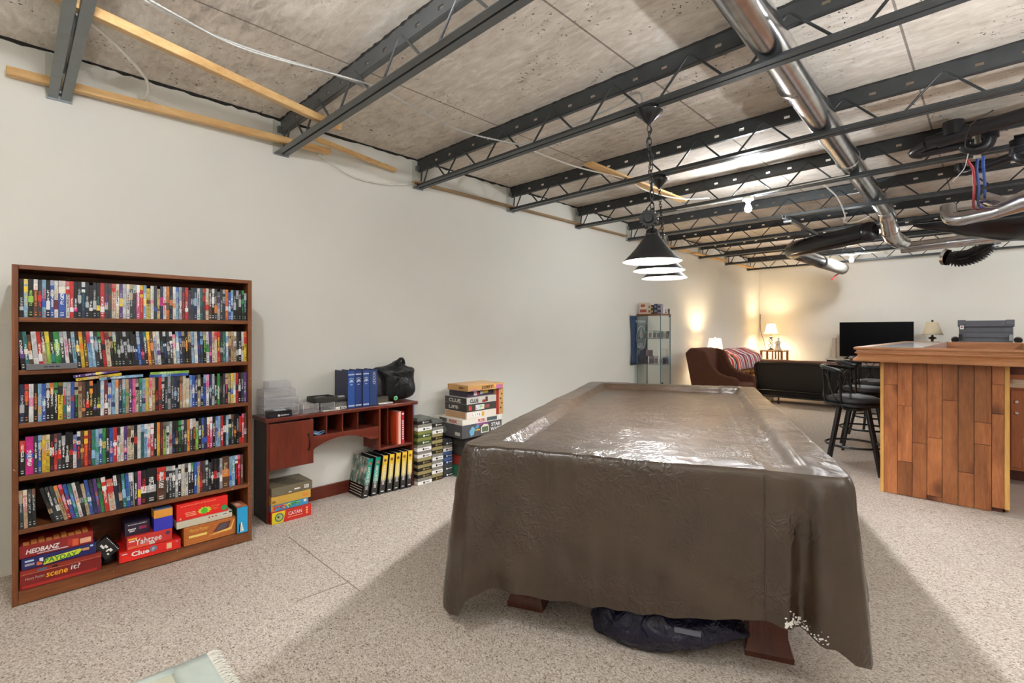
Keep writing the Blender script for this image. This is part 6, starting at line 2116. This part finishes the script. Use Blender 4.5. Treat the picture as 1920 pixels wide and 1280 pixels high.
MB().lathe([(0.155, 1.288), (0.135, 1.32), (0.085, 1.50), (0.075, 1.518)], (-0.78, 11.6, 0), 32, capb=False, capt=False).build('lamp_shade', M['lampshade'], lm, smooth=True, solid=0.003)
MB().lathe([(0.012, 1.515), (0.018, 1.53), (0.014, 1.55), (0.004, 1.556)], (-0.78, 11.6, 0), 12).build('finial', M['bronze'], lm, smooth=True)
# grey trunk on a cabinet
kb = thing('storage_cabinet', 'dark low cabinet carrying the grey trunk behind the bar', 'cabinet', (-0.09, 11.1, 0))
MB().box(-0.46, 0.28, 10.95, 11.4, 0.03, 1.07).build('cabinet_body', M['blackplastic'], kb, bevel=0.004)
for x in (-0.455, -0.088):
    MB().box(x, x + .362, 10.932, 10.95, 0.05, 1.05).build('door', paint(44, 44, 48), kb, bevel=0.003)
    MB().box(x + (0.32 if x < -.2 else 0.03), x + (0.33 if x < -.2 else 0.04), 10.918, 10.932, 0.6, 0.72).build('handle', M['zinc'], kb)
gt = thing('storage_case', 'grey plastic storage trunk with clip latches standing behind the bar', 'trunk', (-0.09, 11.15, 1.07))
MB().box(-0.405, 0.227, 11.0, 11.38, 1.0705, 1.42).build('trunk_body', M['greybox'], gt, bevel=0.012)
MB().box(-0.42, 0.242, 10.985, 11.395, 1.42, 1.525).build('lid', M['greybox'], gt, bevel=0.014)
for a in (-0.42, 0.142):
    MB().box(a, a + .10, 10.978, 10.99, 1.455, 1.535).build('lid_block', M['greybox'], gt, bevel=0.006)
for z in (1.16, 1.25, 1.34):
    MB().box(-0.40, 0.222, 10.992, 11.002, z, z + .012).build('rib', M['greybox'], gt, bevel=0.002)
MB().box(-0.39, -0.345, 10.982, 10.991, 1.385, 1.445).build('sticker', M['white'], gt)
MB().box(-0.38, -0.358, 10.980, 10.983, 1.405, 1.432).build('sticker_mark', paint(150, 90, 96), gt)
for a in (-0.385, 0.20):
    MB().box(a - .022, a + .022, 10.968, 10.992, 1.20, 1.30).build('latch', M['zinc'] if a > 0 else M['black'], gt, bevel=0.004)
for a, lab in ((-0.456, 'rolled black bundle at the television side of the grey trunk'), (0.284, 'rolled black bundle at the kitchen side of the grey trunk')):
    o = MB().tube([(a, 11.02, 1.205), (a, 11.12, 1.215), (a, 11.3, 1.205)], [0.045, 0.052, 0.045], 16).build('rolled_bundle', M['blackplastic'], smooth=60)
    tag(o, lab, 'bundle')
for a in (-0.46, 0.245):
    MB().box(a - .03, a + .045, 11.02, 11.32, 1.0705, 1.155).build('side_pad', M['blackplastic'], gt, bevel=0.02)

# ---------------------------------------------------------------- wooden bar
br = thing('bar_counter', 'wooden bar with knotty plank end and moulded top edge', 'bar', (-0.28, 6.6, 0))
YB = 5.13
px = [-0.656, -0.565, -0.470, -0.378, -0.286, -0.194, -0.103, -0.007, 0.060]
brk = [[0.906], [0.74, 0.281], [0.446], [0.502, 0.039], [0.81], [0.265], [0.662, 0.496], [0.954, 0.734]]
rp = random.Random(21)
for i in range(8):
    zs = [1.098] + brk[i] + [0.002 if i < 7 else 0.035]
    if i == 6: zs[-1] = 0.0015
    for z1, z0 in zip(zs, zs[1:]):
        dz = rp.uniform(-.0015, .0015)
        MB().box(px[i] + .0012, px[i + 1] - .0012, YB + .004 + dz, YB + .022, z0 + .0012, z1 - .0012).build('plank', M['plank'], br, bevel=0.0018)
MB().box(px[0], px[-1], YB + .022, YB + .03, 0.04, 1.098).build('backing_board', M['backs_shaded_side'], br)
MB().box(-0.680, -0.656, YB, YB + .05, 0.0, 1.10).build('corner_post', M['postwood'], br, bevel=0.003)
MB().box(0.060, 0.088, YB - .004, YB + .05, 0.035, 1.10).build('corner_post', M['postwood'], br, bevel=0.003)
MB().box(-0.05, 0.052, YB + .025, YB + .08, 0.0, 0.036).build('toe_block', M['legwood'], br, bevel=0.001)
# the long sides, board by board on the stool side
yy = YB + .05
i = 0
while yy < 8.1:
    w = min(0.093, 8.12 - yy)
    MB().box(-0.676, -0.660, yy + .001, yy + w - .001, 0.002, 1.098).build('side_plank', M['plank'], br, bevel=0.0015)
    yy += 0.093
    i += 1
MB().box(0.066, 0.082, YB + .05, 8.12, 0.002, 1.098).build('kitchen_side', M['cabinetwood'], br)
MB().box(-0.66, 0.066, 8.10, 8.12, 0.002, 1.098).build('end_panel', M['plank'], br)
# top: moulded edge run round four sides (profile: offset outwards, height)
X0, X1, Y0, Y1 = -0.845, 0.315, 4.985, 8.22
profm = [(-0.012, 1.098), (0.0, 1.100), (0.004, 1.112), (-0.002, 1.122), (-0.018, 1.138), (-0.028, 1.152), (-0.020, 1.162), (-0.008, 1.168), (-0.008, 1.176), (-0.018, 1.182), (-0.020, 1.192), (-0.006, 1.198), (0.0, 1.206), (-0.002, 1.216), (-0.014, 1.220)]


def ring(o, z):
    return [(X0 - o, Y0 - o, z), (X1 + o, Y0 - o, z), (X1 + o, Y1 + o, z), (X0 - o, Y1 + o, z)]


for side in range(4):
    vs, fs = [], []
    for o, z in profm:
        r_ = ring(o, z)
        vs += [r_[side], r_[(side + 1) % 4]]
    for q in range(len(profm) - 1):
        fs.append((2 * q, 2 * q + 1, 2 * q + 3, 2 * q + 2))
    inn = ring(-0.08, 1.216)
    n = len(vs)
    vs += [inn[side], inn[(side + 1) % 4]]
    fs.append((n - 2, n - 1, n + 1, n))
    low_ = ring(-0.08, 1.098)
    vs += [low_[side], low_[(side + 1) % 4]]
    fs.append((0 + n + 2, 1 + n + 2, 1, 0)); fs.append((n, n + 1, n + 3, n + 2))
    MB().add(vs, fs).build('edge_moulding', M['trimwood'], br, smooth=35)
MB().box(X0 + .075, -0.42, Y0 + .075, Y1 - .075, 1.19, 1.212).build('laminate_top', M['laminate'], br)
MB().box(-0.425, -0.395, Y0 + .08, Y1 - .08, 1.10, 1.226).build('inner_rail', M['laminate'], br, bevel=0.004)
MB().box(-0.395, X1 - .075, Y0 + .075, Y0 + .30, 1.185, 1.206).build('wooden_top', M['trimwood'], br)
MB().box(-0.395, X1 - .075, Y0 + .30, Y1 - .30, 1.10, 1.115).build('lower_shelf', M['trimwood'], br)
MB().box(-0.395, X1 - .075, Y1 - .30, Y1 - .075, 1.185, 1.206).build('wooden_top', M['trimwood'], br)
MB().box(-0.395, X1 - .075, Y1 - .33, Y1 - .30, 1.10, 1.222).build('far_rail', M['trimwood'], br, bevel=0.004)

# ---------------------------------------------------------------- kitchen cabinets
kc = thing('kitchen_cabinet', 'orange-brown base cabinet with panelled doors beyond the bar', 'cabinet', (1.2, 6.6, 0))
KY = 6.30
MB().box(0.10, 2.5, KY + .02, KY + .60, 0.10, 0.845).build('body', M['cabinetwood'], kc)
MB().box(0.10, 2.5, KY + .07, KY + .60, 0.004, 0.10).build('toe_kick', M['legwood'], kc)
x = 0.115
while x < 2.3:
    dr = MB().box(x, x + .07, KY, KY + .02, 0.13, 0.82).box(x + .43, x + .50, KY, KY + .02, 0.13, 0.82).box(x + .07, x + .43, KY, KY + .02, 0.13, 0.20).box(x + .07, x + .43, KY, KY + .02, 0.75, 0.82).box(x + .07, x + .43, KY + .010, KY + .02, 0.20, 0.75).build('door', M['cabinetwood'], kc, bevel=0.003)
    for z in (0.62, 0.72):
        MB().sphere((x + .035, KY - .014, z), 0.014, 12, 8).build('knob', M['ceramic'], dr, smooth=True)
    x += 0.52
wt = MB().box(0.095, 2.52, KY - .02, KY + .62, 0.845, 0.885).build('countertop', M['countertop'], bevel=0.006)
tag(wt, 'pale kitchen worktop lying on the orange-brown base cabinet', 'worktop')
uc = thing('wall_cabinet', 'dark red-brown backboard unit standing on the pale worktop', 'cabinet', (1.2, 6.9, 0.885))
MB().box(0.09, 2.5, KY + .50, KY + .58, 0.8853, 1.085).build('backboard', paint(112, 66, 58), uc, bevel=0.003)
MB().box(0.09, 2.5, KY + .49, KY + .50, 0.8853, 0.93).build('splash_strip', M['cabinetwood'], uc, bevel=0.002)

# ---------------------------------------------------------------- bar stools
def make_stool(cx, cy, seat):
    r = thing('bar_stool', 'stool', 'stool', (cx, cy, 0), 'black swivel bar stools')
    zs = 0.655
    MB().lathe([(0.20, zs - .03), (0.245, zs - .025), (0.252, zs - .010), (0.245, zs + .004), (0.2, zs + .006)], (cx, cy, 0), 36).build('seat_ring', M['black'], r, smooth=50)
    MB().lathe([(0.225, zs + .005), (0.236, zs + .02), (0.228, zs + .042), (0.18, zs + .062), (0.10, zs + .072), (0.001, zs + .075)], (cx, cy, 0), 36, capt=False).build('seat', seat, r, smooth=True)
    MB().lathe([(0.09, zs - .075), (0.10, zs - .06), (0.10, zs - .03)], (cx, cy, 0), 24).build('swivel_plate', M['black'], r, smooth=50)
    for q in range(4):
        a = pi / 4 + q * pi / 2 + 0.12
        top = Vector((cx + 0.155 * cos(a), cy + 0.155 * sin(a), zs - .03))
        bot = Vector((cx + 0.30 * cos(a), cy + 0.30 * sin(a), 0.0))
        MB().tube([bot, bot.lerp(top, .5), top], [0.015, 0.018, 0.020], 12).build('leg', M['black'], r, smooth=60)
    fr = 0.155 + (0.30 - 0.155) * (1 - 0.235 / 0.625)
    MB().tube([(cx + (fr - .014) * cos(a), cy + (fr - .014) * sin(a), 0.245) for a in [2 * pi * q / 40 for q in range(40)]], 0.011, 8, closed=True).build('foot_ring', M['black'], r, smooth=True)
    MB().tube([(cx + 0.10 * cos(a), cy + 0.10 * sin(a), zs - .05) for a in [2 * pi * q / 24 for q in range(24)]], 0.012, 8, closed=True).build('brace_ring', M['black'], r, smooth=True)
    # curved back on the side away from the bar
    A0, A1 = radians(98), radians(262)
    zt = 1.00
    def arc(a, z, rr=0.25):
        return Vector((cx + rr * cos(a), cy + rr * sin(a), z))
    n = 22
    MB().tube([arc(A0 + (A1 - A0) * q / n, zt - 0.035 * abs(q / n - .5) ** 2 * 4, 0.262) for q in range(n + 1)], 0.019, 10).build('top_rail', M['black'], r, smooth=True)
    for t in (0.04, 0.34, 0.66, 0.96):
        a = A0 + (A1 - A0) * t
        MB().tube([arc(a, zs - .01, 0.238), arc(a, (zs + zt) / 2, 0.252), arc(a, zt - .02, 0.26)], 0.0105, 8).build('back_post', M['black'], r, smooth=60)
    for t0 in (0.05, 0.36, 0.67):
        t1 = t0 + 0.28
        for sgn in (0, 1):
            pts = []
            for q in range(13):
                u = q / 12
                w = 0.5 - 0.47 * cos(2 * pi * u) * 1.0
                tt = t0 + (t1 - t0) * ((0.5 - (0.46 - 0.44 * sin(pi * u)) * 1.0) if sgn == 0 else (0.5 + (0.46 - 0.44 * sin(pi * u))))
                pts.append(arc(A0 + (A1 - A0) * tt, zs + .02 + (zt - zs - .05) * u, 0.25))
            MB().tube(pts, 0.0058, 6).build('curved_bar', M['black'], r, smooth=True)
    return r


s0 = make_stool(-0.98, 5.79, M['seatcloth'])
s0['label'] = 'black bar stool nearest the pool table, beside the plank end of the bar'
for (x, y, lab, rot) in ((-1.06, 6.86, 'middle black bar stool of three along the bar', 6), (-1.10, 7.86, 'black bar stool farthest along the bar, its seat bluish in the light', -20)):
    s = copy_tree(s0)
    s.location = (x, y, 0); s.rotation_euler = (0, 0, radians(rot)); s['label'] = lab

# ---------------------------------------------------------------- fringed mat in the corner of the view
mt = thing('cotton_mat', 'pale green cotton mat with white fringe lying on the carpet', 'mat', (-2.0, 0.1, 0))
MB().grid(lambda u, v: (-2.335 + u * 0.62, -0.55 + v * 1.115, 0.006 + 0.003 * noise.noise(Vector((u * 6, v * 9, 0)))), 14, 26).build('woven_field', M['matcloth'], mt, smooth=True, solid=0.006)
MB().grid(lambda u, v: (-2.337 + u * 0.624, 0.44 + v * 0.127, 0.0105 + 0.002 * noise.noise(Vector((u * 6, v * 3, 2)))), 14, 6).build('border_band', M['matband'], mt, smooth=True, solid=0.004)
MB().grid(lambda u, v: (-2.339 + u * 0.045, -0.55 + v * 1.0, 0.0105), 4, 12).build('border_band', M['matband'], mt, smooth=True, solid=0.004)
fg = MB()
rf = random.Random(9)
for i in range(150):
    x = -2.337 + 0.624 * i / 149
    l = 0.035 + rf.random() * 0.02
    fg.tube([(x, 0.565, 0.009), (x + rf.uniform(-.006, .006), 0.565 + l * .6, 0.010), (x + rf.uniform(-.012, .012), 0.565 + l, 0.003)], 0.0016, 4)
f_ = fg.build('fringe', paint(230, 230, 220, 0.9), mt); f_['kind'] = 'stuff'
